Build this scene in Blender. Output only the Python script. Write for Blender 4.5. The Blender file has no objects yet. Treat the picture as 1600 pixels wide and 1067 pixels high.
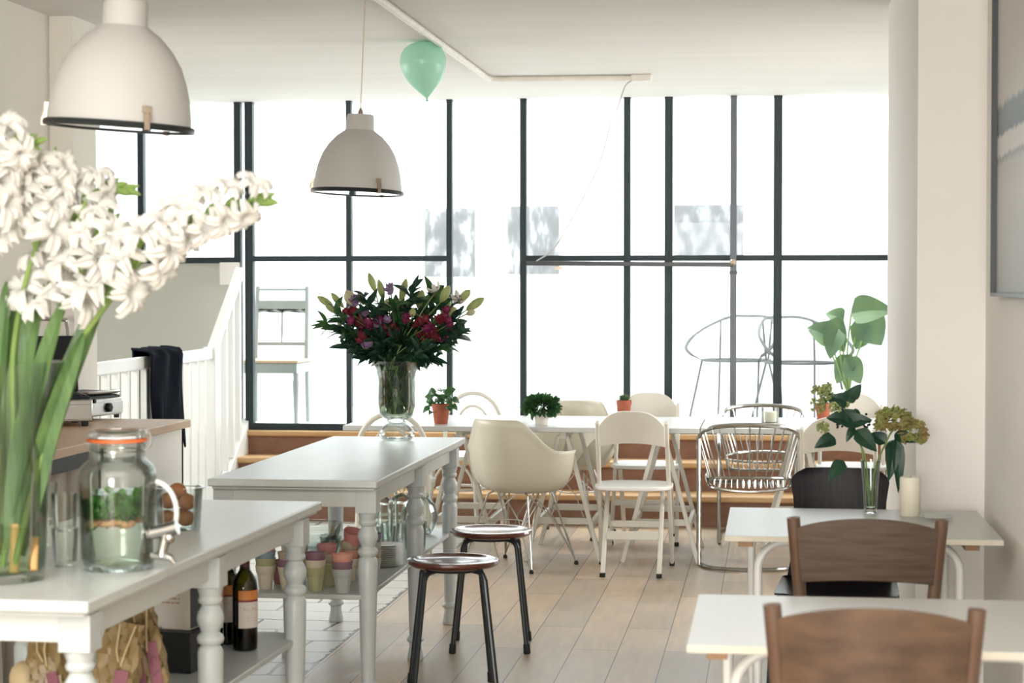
import bpy, math, random
from mathutils import Vector, Matrix
PI = math.pi
R = math.radians
random.seed(7)
scene = bpy.context.scene
col = scene.collection

# ------------------------------------------------------------------ camera, sky, lights, exposure
EYE = Vector((0.0, 0.0, 1.5))
FPX = 3111.0                                   # 70 mm lens on a 36 mm sensor, 1600 px wide
YAW = math.atan(407 / FPX)
PITCH = math.atan(86 / FPX)
cam_d = bpy.data.cameras.new('camera')
cam_d.lens = FPX / 1600 * 36
cam_d.sensor_width = 36
cam_d.clip_start = 0.1
cam_d.dof.use_dof = True
cam_d.dof.focus_distance = 8.6
cam_d.dof.aperture_fstop = 5.0
cam = bpy.data.objects.new('camera', cam_d)
cam.location = EYE
cam.rotation_euler = (PI / 2 - PITCH, 0, YAW)
col.objects.link(cam)
scene.camera = cam
scene.view_settings.view_transform = 'Standard'
scene.view_settings.look = 'None'
scene.view_settings.gamma = 1
scene.view_settings.exposure = 0.42
scene.cycles.transparent_max_bounces = 40

world = bpy.data.worlds.new('sky')
scene.world = world
world.use_nodes = True
wb = world.node_tree.nodes['Background']
wb.inputs[0].default_value = (0.93, 0.98, 1.0, 1)
wb.inputs[1].default_value = 1.7

def area(name, loc, rot, sx, sy, power, color=(1, 1, 1)):
    d = bpy.data.lights.new(name, 'AREA')
    d.shape = 'RECTANGLE'
    d.size = sx
    d.size_y = sy
    d.energy = power
    d.color = color
    o = bpy.data.objects.new(name, d)
    o.location = loc
    o.rotation_euler = rot
    col.objects.link(o)
    return o
# daylight of the street front behind the camera, and of the open roof over the garden room
area('street_front_daylight', (-1.2, -10.9, 1.62), (PI / 2, 0, 0), 3.8, 2.1, 660, (1.0, 0.97, 0.94))
area('added_fill_front_room', (-1.3, 0.7, 2.71), (0, 0, 0), 3.4, 4.8, 170, (1.0, 0.985, 0.96))  # unseen fill light added below the ceiling to lift tables and walls
sr = area('added_fill_right', (2.06, 10.6, 1.3), (0, PI / 2 - math.radians(14), 0), 2.0, 2.6, 58, (1.0, 0.985, 0.96)); sr.data.spread = math.radians(125)  # fill light added out of view behind the pier to brighten the far chairs
sw = area('added_fill_stairwell', (-5.05, 10.3, 1.35), (0, -PI / 2 + math.radians(24), 0), 1.9, 2.4, 62, (1.0, 0.985, 0.96)); sw.data.spread = math.radians(115)  # fill light added out of view on the left to brighten the far zone
area('garden_room_skylight', (-1.6, 14.5, 4.3), (0, 0, 0), 5.5, 2.4, 290, (0.97, 0.99, 1.0))

cF = Vector((-math.sin(YAW) * math.cos(PITCH), math.cos(YAW) * math.cos(PITCH), -math.sin(PITCH)))
cR = Vector((math.cos(YAW), math.sin(YAW), 0))
cU = cR.cross(cF)
def W(px, py, z=None, Y=None, X=None):
    """The place in the room where the sight line through a photo point meets a height, a depth or a side plane."""
    d = cF + cR * ((px - 800) / FPX) + cU * ((533.5 - py) / FPX)
    t = (z - EYE.z) / d.z if z is not None else (Y / d.y if Y is not None else X / d.x)
    return EYE + d * t

# ------------------------------------------------------------------ materials
M = {}
def newmat(name):
    m = bpy.data.materials.new(name)
    m.use_nodes = True
    M[name] = m
    return m, m.node_tree.nodes, m.node_tree.links
def setp(b, color=None, rough=0.5, metal=0.0, spec=0.5, coat=0.0, sss=0.0):
    if color: b.inputs['Base Color'].default_value = (*color, 1)
    b.inputs['Roughness'].default_value = rough
    b.inputs['Metallic'].default_value = metal
    b.inputs['Specular IOR Level'].default_value = spec
    b.inputs['Coat Weight'].default_value = coat
    if sss:
        b.inputs['Subsurface Weight'].default_value = sss
        b.inputs['Subsurface Radius'].default_value = (0.02, 0.02, 0.015)
        b.inputs['Subsurface Scale'].default_value = 1
def mat(name, color, rough=0.5, metal=0.0, spec=0.5, var=0.06, scale=12.0, stretch=(1, 1, 1), coat=0.0, bump=0.0, color2=None, detail=4, sss=0.0, trans=0.0):
    m, n, l = newmat(name)
    b = n['Principled BSDF']
    setp(b, color, rough, metal, spec, coat, sss)
    tc = n.new('ShaderNodeTexCoord'); mp = n.new('ShaderNodeMapping'); nz = n.new('ShaderNodeTexNoise'); rp = n.new('ShaderNodeValToRGB')
    l.new(tc.outputs['Object'], mp.inputs[0]); mp.inputs['Scale'].default_value = stretch
    l.new(mp.outputs[0], nz.inputs['Vector']); nz.inputs['Scale'].default_value = scale; nz.inputs['Detail'].default_value = detail
    l.new(nz.outputs['Fac'], rp.inputs[0])
    c2 = color2 if color2 else tuple(c * (1 - 2 * var) for c in color)
    rp.color_ramp.elements[0].position = 0.3; rp.color_ramp.elements[0].color = (*c2, 1)
    rp.color_ramp.elements[1].position = 0.7; rp.color_ramp.elements[1].color = (*color, 1)
    l.new(rp.outputs[0], b.inputs['Base Color'])
    if bump:
        bp = n.new('ShaderNodeBump'); bp.inputs['Strength'].default_value = bump; bp.inputs['Distance'].default_value = 0.01
        l.new(nz.outputs['Fac'], bp.inputs['Height']); l.new(bp.outputs[0], b.inputs['Normal'])
    if trans:
        tr = n.new('ShaderNodeBsdfTranslucent'); mx = n.new('ShaderNodeMixShader'); mx.inputs[0].default_value = trans
        l.new(rp.outputs[0], tr.inputs[0])
        l.new(b.outputs[0], mx.inputs[1]); l.new(tr.outputs[0], mx.inputs[2])
        l.new(mx.outputs[0], n['Material Output'].inputs[0])
    return m
def glass(name, clear=(0.97, 0.985, 0.98), edge=(0.62, 0.70, 0.68), gloss=1.0, rough=0.02, blend=0.35, ior=1.45):
    """Thin clear glass: light passes straight through, tinted where the wall is seen edge on, with a mirror coat."""
    m, n, l = newmat(name)
    n.remove(n['Principled BSDF'])
    lw = n.new('ShaderNodeLayerWeight'); lw.inputs[0].default_value = blend
    mc = n.new('ShaderNodeMixRGB'); mc.inputs[1].default_value = (*clear, 1); mc.inputs[2].default_value = (*edge, 1)
    l.new(lw.outputs['Facing'], mc.inputs[0])
    tr = n.new('ShaderNodeBsdfTransparent'); l.new(mc.outputs[0], tr.inputs[0])
    gl = n.new('ShaderNodeBsdfGlossy'); gl.inputs['Roughness'].default_value = rough; gl.inputs[0].default_value = (1, 1, 1, 1)
    fr = n.new('ShaderNodeFresnel'); fr.inputs[0].default_value = ior
    mu = n.new('ShaderNodeMath'); mu.operation = 'MULTIPLY'; mu.inputs[1].default_value = gloss; mu.use_clamp = True
    l.new(fr.outputs[0], mu.inputs[0])
    mx = n.new('ShaderNodeMixShader'); l.new(mu.outputs[0], mx.inputs[0]); l.new(tr.outputs[0], mx.inputs[1]); l.new(gl.outputs[0], mx.inputs[2])
    l.new(mx.outputs[0], n['Material Output'].inputs[0])
    return m

mat('plaster_white', (0.86, 0.84, 0.80), 0.75, var=0.015, scale=1.5)
mat('plaster_left', (0.80, 0.765, 0.695), 0.8, var=0.02, scale=1.2)
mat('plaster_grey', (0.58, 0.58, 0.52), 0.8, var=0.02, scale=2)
mat('plaster_bright', (0.88, 0.89, 0.89), 0.8, var=0.01, scale=1.5)
mat('ceiling_white', (0.735, 0.71, 0.66), 0.8, var=0.03, scale=2.2, stretch=(0.25, 2.4, 1), detail=5)
mat('frame_black', (0.020, 0.034, 0.040), 0.45, var=0.06, scale=8, spec=0.3)
mat('white_paint', (0.83, 0.83, 0.80), 0.42, var=0.02, scale=5)
mat('grey_paint', (0.59, 0.62, 0.605), 0.33, var=0.035, scale=5, stretch=(3, .5, 1), spec=0.5)
mat('grey_paint_leg', (0.52, 0.56, 0.555), 0.36, var=0.04, scale=9)
mat('cream_paint', (0.70, 0.67, 0.59), 0.42, var=0.03, scale=6)
mat('cream_shell', (0.61, 0.57, 0.46), 0.38, var=0.02, scale=3)
mat('tread_wood', (0.60, 0.38, 0.18), 0.45, var=0.1, scale=6, stretch=(0.6, 8, 8), color2=(0.48, 0.29, 0.13))
mat('riser_wood', (0.25, 0.125, 0.075), 0.6, var=0.1, scale=10, stretch=(1, 4, 2), color2=(0.19, 0.09, 0.055))
mat('counter_wood', (0.60, 0.42, 0.27), 0.45, scale=5, stretch=(14, .8, 6), color2=(0.50, 0.33, 0.20))
mat('block_wood', (0.45, 0.27, 0.13), 0.5, scale=16, color2=(0.3, 0.17, 0.08))
mat('chair_wood', (0.115, 0.080, 0.058), 0.45, scale=9, stretch=(.9, 2, 9), color2=(0.07, 0.047, 0.035), spec=0.35, detail=7)
mat('chair_wood_warm', (0.125, 0.072, 0.040), 0.38, scale=8, stretch=(1.3, 2, 3.4), color2=(0.060, 0.034, 0.020), spec=0.4, detail=7)
mat('post_wood', (0.135, 0.088, 0.058), 0.33, scale=8, stretch=(3, 3, .6), color2=(0.10, 0.05, 0.028))
mat('stool_wood', (0.125, 0.034, 0.022), 0.16, scale=6, stretch=(1, 5, 1), color2=(0.075, 0.02, 0.014), coat=0.5)
mat('black_ply', (0.009, 0.009, 0.012), 0.36, scale=14, stretch=(7, 1, .4), color2=(0.022, 0.018, 0.02), spec=0.18)
mat('black_metal', (0.018, 0.024, 0.026), 0.35, var=0.1, spec=0.5)
mat('rubber', (0.01, 0.012, 0.012), 0.7)
mat('black_plastic', (0.010, 0.013, 0.016), 0.4, spec=0.3)
mat('chrome', (0.50, 0.50, 0.48), 0.16, metal=1.0, var=0.02)
mat('steel', (0.55, 0.55, 0.53), 0.3, metal=1.0, var=0.04, scale=40)
mat('clip_metal', (0.50, 0.41, 0.32), 0.35, metal=0.8)
mat('table_white', (0.52, 0.525, 0.505), 0.3, var=0.012, scale=3, spec=0.3)
mat('table_edge', (0.62, 0.58, 0.47), 0.5)
mat('leg_white', (0.80, 0.81, 0.79), 0.35)
mat('lamp_white', (0.60, 0.60, 0.58), 0.55, var=0.01)
mat('balloon', (0.55, 0.82, 0.69), 0.25, var=0.02, trans=0.5)
mat('terracotta', (0.40, 0.11, 0.055), 0.75, var=0.1, scale=30)
mat('soil', (0.05, 0.035, 0.025), 0.95)
mat('leaf_dark', (0.022, 0.075, 0.040), 0.42, scale=18, color2=(0.012, 0.045, 0.026), trans=0.22)
mat('leaf_mid', (0.055, 0.15, 0.045), 0.42, scale=18, color2=(0.03, 0.09, 0.03), trans=0.3)
mat('leaf_light', (0.34, 0.48, 0.14), 0.42, scale=12, color2=(0.22, 0.36, 0.09), trans=0.35)
mat('leaf_blade', (0.16, 0.28, 0.09), 0.38, scale=9, stretch=(8, 8, .6), color2=(0.075, 0.16, 0.055), trans=0.3)
mat('leaf_pale', (0.12, 0.19, 0.07), 0.55, scale=7, color2=(0.06, 0.11, 0.06), trans=0.18)
mat('stem_green', (0.16, 0.26, 0.06), 0.45)
mat('stem_base', (0.62, 0.36, 0.13), 0.5)
mat('bud_green', (0.52, 0.57, 0.25), 0.42, scale=10, stretch=(6, 6, 1), color2=(0.36, 0.45, 0.16), trans=0.2)
mat('bud_cream', (0.72, 0.69, 0.45), 0.5, var=0.06, trans=0.2)
mat('petal_white', (0.80, 0.785, 0.74), 0.6, var=0.03, scale=20, trans=0.25)
mat('petal_pink', (0.33, 0.045, 0.14), 0.5, var=0.15, scale=30, trans=0.2)
mat('petal_red', (0.27, 0.03, 0.05), 0.5, var=0.15, scale=30, trans=0.2)
mat('petal_mauve', (0.44, 0.30, 0.50), 0.55, var=0.12, scale=30, trans=0.2)
mat('petal_maroon', (0.10, 0.012, 0.03), 0.5)
mat('umbel', (0.36, 0.42, 0.15), 0.6, var=0.2, scale=60)
mat('hydrangea', (0.27, 0.35, 0.09), 0.6, scale=16, color2=(0.30, 0.17, 0.075))
mat('berry', (0.012, 0.01, 0.014), 0.35)
mat('candle', (0.84, 0.79, 0.66), 0.5, var=0.01, sss=0.3)
mat('orange_rubber', (0.85, 0.17, 0.04), 0.45)
mat('mint', (0.10, 0.30, 0.05), 0.45, scale=30, color2=(0.04, 0.15, 0.03), trans=0.25)
mat('ginger', (0.62, 0.33, 0.18), 0.6, scale=20, color2=(0.45, 0.2, 0.12))
mat('cookie', (0.38, 0.15, 0.055), 0.75, var=0.2, scale=30, bump=0.4)
mat('kraft_gold', (0.36, 0.25, 0.10), 0.42, scale=7, color2=(0.24, 0.16, 0.06), bump=0.5, spec=0.6)
mat('kraft_cream', (0.72, 0.56, 0.32), 0.5, var=0.05, scale=8)
mat('tag_purple', (0.32, 0.11, 0.145), 0.6, var=0.06)
mat('tag_ink', (0.12, 0.04, 0.08), 0.6)
mat('carton_white', (0.72, 0.69, 0.62), 0.6, var=0.02)
mat('ink_red', (0.55, 0.22, 0.18), 0.6)
mat('ink_dark', (0.05, 0.06, 0.07), 0.6)
mat('label_white', (0.72, 0.67, 0.60), 0.55, var=0.02)
mat('label_orange', (0.62, 0.19, 0.045), 0.5, scale=30, color2=(0.70, 0.30, 0.08))
mat('foil', (0.10, 0.022, 0.02), 0.35, metal=0.2)
mat('cloth_navy', (0.004, 0.006, 0.011), 0.9, var=0.15, scale=20, spec=0.05)
mat('curtain', (0.43, 0.39, 0.33), 0.9, var=0.05, scale=60)
mat('copper', (0.80, 0.42, 0.26), 0.3, metal=0.7)
mat('plate_white', (0.88, 0.87, 0.80), 0.3)
mat('photo_frame', (0.02, 0.03, 0.035), 0.4)
mat('conduit', (0.74, 0.71, 0.63), 0.5)
mat('cable_grey', (0.45, 0.44, 0.41), 0.5)
mat('post_steel', (0.06, 0.075, 0.085), 0.35, metal=0.2)
mat('wire_grey', (0.13, 0.135, 0.135), 0.8, spec=0.1)
mat('pale_chair', (0.30, 0.33, 0.31), 0.5, var=0.02)
CUPS = {'cream': (0.66, 0.60, 0.47), 'olive': (0.43, 0.43, 0.24), 'blue': (0.26, 0.35, 0.42), 'pink': (0.66, 0.27, 0.25), 'salmon': (0.70, 0.34, 0.26),
        'red': (0.50, 0.22, 0.22), 'mauve': (0.25, 0.14, 0.18), 'grey': (0.45, 0.48, 0.46), 'violet': (0.20, 0.17, 0.27), 'beige': (0.46, 0.39, 0.29)}
for k, c in CUPS.items(): mat('cup_' + k, c, 0.5, var=0.02)
glass('glass_clear')
glass('glass_thick', (0.97, 0.985, 0.975), (0.70, 0.78, 0.75), 0.8, 0.03, 0.35)
glass('glass_vase', (0.96, 0.98, 0.965), (0.74, 0.81, 0.77), 0.8, 0.02, 0.35)
glass('pane', (0.965, 0.98, 0.98), (0.93, 0.96, 0.96), 0.07, 0.0, 0.2)
glass('water', (0.93, 0.96, 0.90), (0.80, 0.87, 0.74), 0.4, 0.02, 0.3, 1.2)
glass('water_green', (0.90, 0.95, 0.82), (0.70, 0.80, 0.56), 0.4, 0.03, 0.3, 1.2)
glass('bottle_green', (0.20, 0.19, 0.012), (0.04, 0.05, 0.01), 1.0, 0.03, 0.5)
glass('wine_dark', (0.012, 0.004, 0.006), (0.004, 0.002, 0.002), 1.0, 0.05, 0.4)

def mat_floor():
    m, n, l = newmat('floor_planks'); b = n['Principled BSDF']; setp(b, None, 0.36)
    tc = n.new('ShaderNodeTexCoord'); sp = n.new('ShaderNodeSeparateXYZ'); cb = n.new('ShaderNodeCombineXYZ'); ad = n.new('ShaderNodeMath')
    ad.operation = 'ADD'; ad.inputs[1].default_value = 0.435 + 0.191 * 40
    l.new(tc.outputs['Object'], sp.inputs[0]); l.new(sp.outputs['X'], ad.inputs[0]); l.new(ad.outputs[0], cb.inputs['Y']); l.new(sp.outputs['Y'], cb.inputs['X'])
    br = n.new('ShaderNodeTexBrick'); l.new(cb.outputs[0], br.inputs['Vector'])
    br.inputs['Color1'].default_value = (0.56, 0.41, 0.27, 1); br.inputs['Color2'].default_value = (0.36, 0.30, 0.225, 1); br.inputs['Mortar'].default_value = (0.10, 0.08, 0.065, 1)
    br.inputs['Scale'].default_value = 1; br.inputs['Mortar Size'].default_value = 0.0022; br.inputs['Brick Width'].default_value = 1.45; br.inputs['Row Height'].default_value = 0.191
    br.offset = 0.37; br.offset_frequency = 2; br.squash = 1
    nz = n.new('ShaderNodeTexNoise'); mp = n.new('ShaderNodeMapping'); mp.inputs['Scale'].default_value = (14, 1.6, 1)
    l.new(tc.outputs['Object'], mp.inputs[0]); l.new(mp.outputs[0], nz.inputs['Vector']); nz.inputs['Scale'].default_value = 2.2; nz.inputs['Detail'].default_value = 6
    mx = n.new('ShaderNodeMixRGB'); mx.blend_type = 'OVERLAY'; mx.inputs[0].default_value = 0.38
    l.new(br.outputs['Color'], mx.inputs[1]); l.new(nz.outputs['Fac'], mx.inputs[2])
    n2 = n.new('ShaderNodeTexNoise'); n2.inputs['Scale'].default_value = 1.1; n2.inputs['Detail'].default_value = 3; l.new(tc.outputs['Object'], n2.inputs['Vector'])
    m2 = n.new('ShaderNodeMixRGB'); m2.blend_type = 'OVERLAY'; m2.inputs[0].default_value = 0.25
    l.new(mx.outputs[0], m2.inputs[1]); l.new(n2.outputs['Fac'], m2.inputs[2]); l.new(m2.outputs[0], b.inputs['Base Color'])
    mr = n.new('ShaderNodeMapRange'); mr.inputs[3].default_value = 0.26; mr.inputs[4].default_value = 0.5; l.new(nz.outputs['Fac'], mr.inputs[0]); l.new(mr.outputs[0], b.inputs['Roughness'])
mat_floor()
def mat_cobble():
    m, n, l = newmat('floor_cobbles'); b = n['Principled BSDF']; setp(b, None, 0.4)
    tc = n.new('ShaderNodeTexCoord')
    nd = n.new('ShaderNodeTexNoise'); nd.inputs['Scale'].default_value = 5; l.new(tc.outputs['Object'], nd.inputs['Vector'])
    mv = n.new('ShaderNodeMixRGB'); mv.inputs[0].default_value = 0.06; l.new(tc.outputs['Object'], mv.inputs[1]); l.new(nd.outputs['Color'], mv.inputs[2])
    br = n.new('ShaderNodeTexBrick'); l.new(mv.outputs[0], br.inputs['Vector'])
    br.inputs['Color1'].default_value = (0.56, 0.55, 0.51, 1); br.inputs['Color2'].default_value = (0.49, 0.48, 0.44, 1); br.inputs['Mortar'].default_value = (0.05, 0.048, 0.042, 1)
    br.inputs['Scale'].default_value = 1; br.inputs['Mortar Size'].default_value = 0.009; br.inputs['Brick Width'].default_value = 0.33; br.inputs['Row Height'].default_value = 0.235; br.offset = 0.4
    br.inputs['Mortar Smooth'].default_value = 0.6
    nz = n.new('ShaderNodeTexNoise'); nz.inputs['Scale'].default_value = 2.5; nz.inputs['Detail'].default_value = 3; l.new(tc.outputs['Object'], nz.inputs['Vector'])
    rp = n.new('ShaderNodeValToRGB'); rp.color_ramp.elements[0].position = 0.45; rp.color_ramp.elements[1].position = 0.62; l.new(nz.outputs['Fac'], rp.inputs[0])
    mu = n.new('ShaderNodeMath'); mu.operation = 'MULTIPLY'; mu.inputs[1].default_value = 1
    l.new(br.outputs['Fac'], mu.inputs[0]); 
    sb = n.new('ShaderNodeMath'); sb.operation = 'MULTIPLY_ADD'; sb.inputs[1].default_value = -0.55; sb.inputs[2].default_value = 1.0; l.new(rp.outputs[0], sb.inputs[0]); l.new(sb.outputs[0], mu.inputs[1])
    mx = n.new('ShaderNodeMixRGB'); mx.inputs[1].default_value = (0.55, 0.54, 0.50, 1); mx.inputs[2].default_value = (0.045, 0.043, 0.038, 1); l.new(mu.outputs[0], mx.inputs[0])
    sx = n.new('ShaderNodeSeparateXYZ'); l.new(tc.outputs['Object'], sx.inputs[0])          # ragged dark joint where the stones meet the planks
    ng = n.new('ShaderNodeTexNoise'); ng.inputs['Scale'].default_value = 28; ng.inputs['Detail'].default_value = 4; l.new(tc.outputs['Object'], ng.inputs['Vector'])
    sm_ = n.new('ShaderNodeMath'); sm_.operation = 'MULTIPLY_ADD'; sm_.inputs[1].default_value = 0.075; l.new(ng.outputs['Fac'], sm_.inputs[0]); l.new(sx.outputs['X'], sm_.inputs[2])
    gt = n.new('ShaderNodeMapRange'); gt.inputs[1].default_value = -1.785 + 0.018; gt.inputs[2].default_value = -1.785 + 0.026; l.new(sm_.outputs[0], gt.inputs[0])
    m3 = n.new('ShaderNodeMixRGB'); m3.inputs[2].default_value = (0.06, 0.055, 0.045, 1); l.new(gt.outputs[0], m3.inputs[0]); l.new(mx.outputs[0], m3.inputs[1])
    l.new(m3.outputs[0], b.inputs['Base Color'])
    bp = n.new('ShaderNodeBump'); bp.inputs['Strength'].default_value = 0.5; bp.inputs['Distance'].default_value = 0.004; bp.invert = True
    l.new(br.outputs['Fac'], bp.inputs['Height']); l.new(bp.outputs[0], b.inputs['Normal'])
mat_cobble()
def mat_print(name, kind):
    """A black and white picture printed on the sheet itself (soft tone patches)."""
    m, n, l = newmat(name); b = n['Principled BSDF']; setp(b, None, 0.5)
    tc = n.new('ShaderNodeTexCoord'); mp = n.new('ShaderNodeMapping'); l.new(tc.outputs['Generated'], mp.inputs[0])
    nz = n.new('ShaderNodeTexNoise'); l.new(mp.outputs[0], nz.inputs['Vector']); rp = n.new('ShaderNodeValToRGB')
    el = rp.color_ramp.elements
    if kind < 3:
        mp.inputs['Location'].default_value = (kind * 3.1, 0, kind * 1.7)
        mp.inputs['Scale'].default_value = ((2.2, 1, 1.4), (3.2, 1, 1.1), (4, 1, 1.6))[kind]
        nz.inputs['Scale'].default_value = 1.8; nz.inputs['Detail'].default_value = 3
        l.new(nz.outputs['Fac'], rp.inputs[0])
        el[0].position = 0.40; el[0].color = (0.15, 0.15, 0.155, 1); el[1].position = 0.62; el[1].color = (0.40, 0.41, 0.41, 1)
        e = el.new(0.5); e.color = (0.19, 0.195, 0.20, 1)
        if kind == 2: el[2].color = (0.27, 0.29, 0.30, 1)
        l.new(rp.outputs[0], b.inputs['Base Color'])
    else:                                                # misty lake with a dark line of firs and its mirror image
        sp = n.new('ShaderNodeSeparateXYZ'); l.new(tc.outputs['Generated'], sp.inputs[0])
        mp.inputs['Scale'].default_value = (1, 26, 1.5); nz.inputs['Scale'].default_value = 2.0; nz.inputs['Detail'].default_value = 5
        s1 = n.new('ShaderNodeMath'); s1.operation = 'MULTIPLY_ADD'; s1.inputs[1].default_value = 0.045; l.new(nz.outputs['Fac'], s1.inputs[0])
        l.new(sp.outputs['Z'], s1.inputs[2]); l.new(s1.outputs[0], rp.inputs[0])
        base = ((0.0, (0.36, 0.37, 0.37)), (0.30, (0.52, 0.49, 0.45)), (0.385, (0.46, 0.44, 0.41)), (0.405, (0.22, 0.24, 0.25)), (0.412, (0.62, 0.60, 0.56)), (0.465, (0.60, 0.58, 0.55)), (0.472, (0.10, 0.13, 0.15)), (0.545, (0.17, 0.20, 0.22)), (0.56, (0.54, 0.50, 0.45)), (1.0, (0.56, 0.52, 0.47)))
        el[0].position = base[0][0]; el[0].color = (*base[0][1], 1); el[1].position = 1.0; el[1].color = (*base[-1][1], 1)
        for p_, c_ in base[1:-1]: e = el.new(p_); e.color = (*c_, 1)
        l.new(rp.outputs[0], b.inputs['Base Color'])
for i_, nm_ in enumerate(('print_street', 'print_trees', 'print_figure', 'print_lake')): mat_print(nm_, i_)

# ------------------------------------------------------------------ mesh builder
class MB:
    def __init__(s): s.v = []; s.f = []; s.M = Matrix.Identity(4)
    def add(s, vs, fs):
        k = len(s.v)
        s.v += [tuple(s.M @ Vector(v)) for v in vs]
        s.f += [tuple(k + i for i in f) for f in fs]
        return s
    def box(s, x0, x1, y0, y1, z0, z1, T=None):
        vs = [(x, y, z) for z in (z0, z1) for y in (y0, y1) for x in (x0, x1)]
        if T is not None: vs = [tuple(T @ Vector(v)) for v in vs]
        return s.add(vs, [(0, 2, 3, 1), (4, 5, 7, 6), (0, 1, 5, 4), (2, 6, 7, 3), (0, 4, 6, 2), (1, 3, 7, 5)])
    def bar(s, a, b, w, d, side=(1, 0, 0)):
        a = Vector(a); b = Vector(b); t = (b - a).normalized(); sd = Vector(side); sd = (sd - t * sd.dot(t)).normalized(); u = t.cross(sd)
        vs = [p + sd * (w / 2 * i) + u * (d / 2 * j) for p in (a, b) for j in (-1, 1) for i in (-1, 1)]
        return s.add(vs, [(0, 1, 3, 2), (4, 6, 7, 5), (0, 4, 5, 1), (2, 3, 7, 6), (0, 2, 6, 4), (1, 5, 7, 3)])
    def tube(s, pts, r, n=10, closed=False, cap=True):
        P = [Vector(p) for p in pts]; m = len(P)
        rr = r if isinstance(r, (list, tuple)) else [r] * m
        vs = []; up = None
        for i in range(m):
            if closed: t = (P[(i + 1) % m] - P[i - 1])
            else: t = P[min(i + 1, m - 1)] - P[max(i - 1, 0)]
            t = t.normalized() if t.length > 1e-9 else Vector((0, 0, 1))
            if up is None:
                up = Vector((0, 0, 1)) if abs(t.z) < 0.9 else Vector((1, 0, 0))
            up = up - t * up.dot(t); up = up.normalized() if up.length > 1e-6 else t.orthogonal().normalized()
            sd = t.cross(up)
            for k in range(n):
                a = 2 * PI * k / n
                vs.append(P[i] + (up * math.cos(a) + sd * math.sin(a)) * rr[i])
        fs = []
        for i in range(m if closed else m - 1):
            j = (i + 1) % m
            for k in range(n):
                fs.append((i * n + k, i * n + (k + 1) % n, j * n + (k + 1) % n, j * n + k))
        if cap and not closed:
            fs.append(tuple(range(n - 1, -1, -1))); fs.append(tuple((m - 1) * n + k for k in range(n)))
        return s.add(vs, fs)
    def lathe(s, prof, c=(0, 0, 0), n=32, cap0=True, cap1=True, flute=0, amp=0, T=None):
        vs = []; fs = []
        for (r, z) in prof:
            for k in range(n):
                a = 2 * PI * k / n; q = r * (1 + amp * math.cos(flute * a)) if flute else r
                v = Vector((q * math.cos(a), q * math.sin(a), z))
                if T is not None: v = T @ v
                vs.append(v + Vector(c))
        for i in range(len(prof) - 1):
            for k in range(n):
                k2 = (k + 1) % n
                fs.append((i * n + k, i * n + k2, (i + 1) * n + k2, (i + 1) * n + k))
        if cap0 and prof[0][0] > 1e-6: fs.append(tuple(range(n - 1, -1, -1)))
        if cap1 and prof[-1][0] > 1e-6: fs.append(tuple((len(prof) - 1) * n + k for k in range(n)))
        return s.add(vs, fs)
    def ball(s, c, rx, ry=None, rz=None, n=12, T=None):
        ry = rx if ry is None else ry; rz = rx if rz is None else rz
        vs = []; fs = []; m = max(4, n // 2)
        for i in range(1, m):
            p = PI * i / m
            for k in range(n):
                a = 2 * PI * k / n
                vs.append(Vector((rx * math.sin(p) * math.cos(a), ry * math.sin(p) * math.sin(a), rz * math.cos(p))))
        vs.append(Vector((0, 0, rz))); vs.append(Vector((0, 0, -rz)))
        a0 = len(vs) - 2; a1 = len(vs) - 1
        for k in range(n):
            k2 = (k + 1) % n
            fs.append((a0, k, k2)); fs.append((a1, (m - 2) * n + k2, (m - 2) * n + k))
            for i in range(m - 2): fs.append((i * n + k, (i + 1) * n + k, (i + 1) * n + k2, i * n + k2))
        if T is not None: vs = [T @ v for v in vs]
        vs = [v + Vector(c) for v in vs]
        return s.add(vs, fs)
    def prism(s, out, f, t):
        """Outline of (u, v) pairs mapped by f(u, v, w) with w = 0 and t."""
        n = len(out); vs = [f(u, v, 0) for u, v in out] + [f(u, v, t) for u, v in out]
        fs = [tuple(range(n - 1, -1, -1)), tuple(range(n, 2 * n))] + [(i, (i + 1) % n, n + (i + 1) % n, n + i) for i in range(n)]
        return s.add(vs, fs)
    def grid(s, f, nu, nv, thick=None):
        """Surface f(u, v), u and v in 0..1; f may return a (point, offset) pair for a closed slab."""
        A = []; B = []
        for j in range(nv + 1):
            for i in range(nu + 1):
                p = f(i / nu, j / nv)
                if thick is not None: A.append(p[0]); B.append(p[0] + p[1] * thick)
                else: A.append(p)
        w = nu + 1; q = lambda i, j: j * w + i
        fs = [(q(i, j), q(i + 1, j), q(i + 1, j + 1), q(i, j + 1)) for j in range(nv) for i in range(nu)]
        if thick is None: return s.add(A, fs)
        k = len(A); fs += [tuple(k + x for x in reversed(f_)) for f_ in fs]
        for i in range(nu): fs += [(q(i + 1, 0), q(i, 0), k + q(i, 0), k + q(i + 1, 0)), (q(i, nv), q(i + 1, nv), k + q(i + 1, nv), k + q(i, nv))]
        for j in range(nv): fs += [(q(0, j), q(0, j + 1), k + q(0, j + 1), k + q(0, j)), (q(nu, j + 1), q(nu, j), k + q(nu, j), k + q(nu, j + 1))]
        return s.add(A + B, fs)
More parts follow.
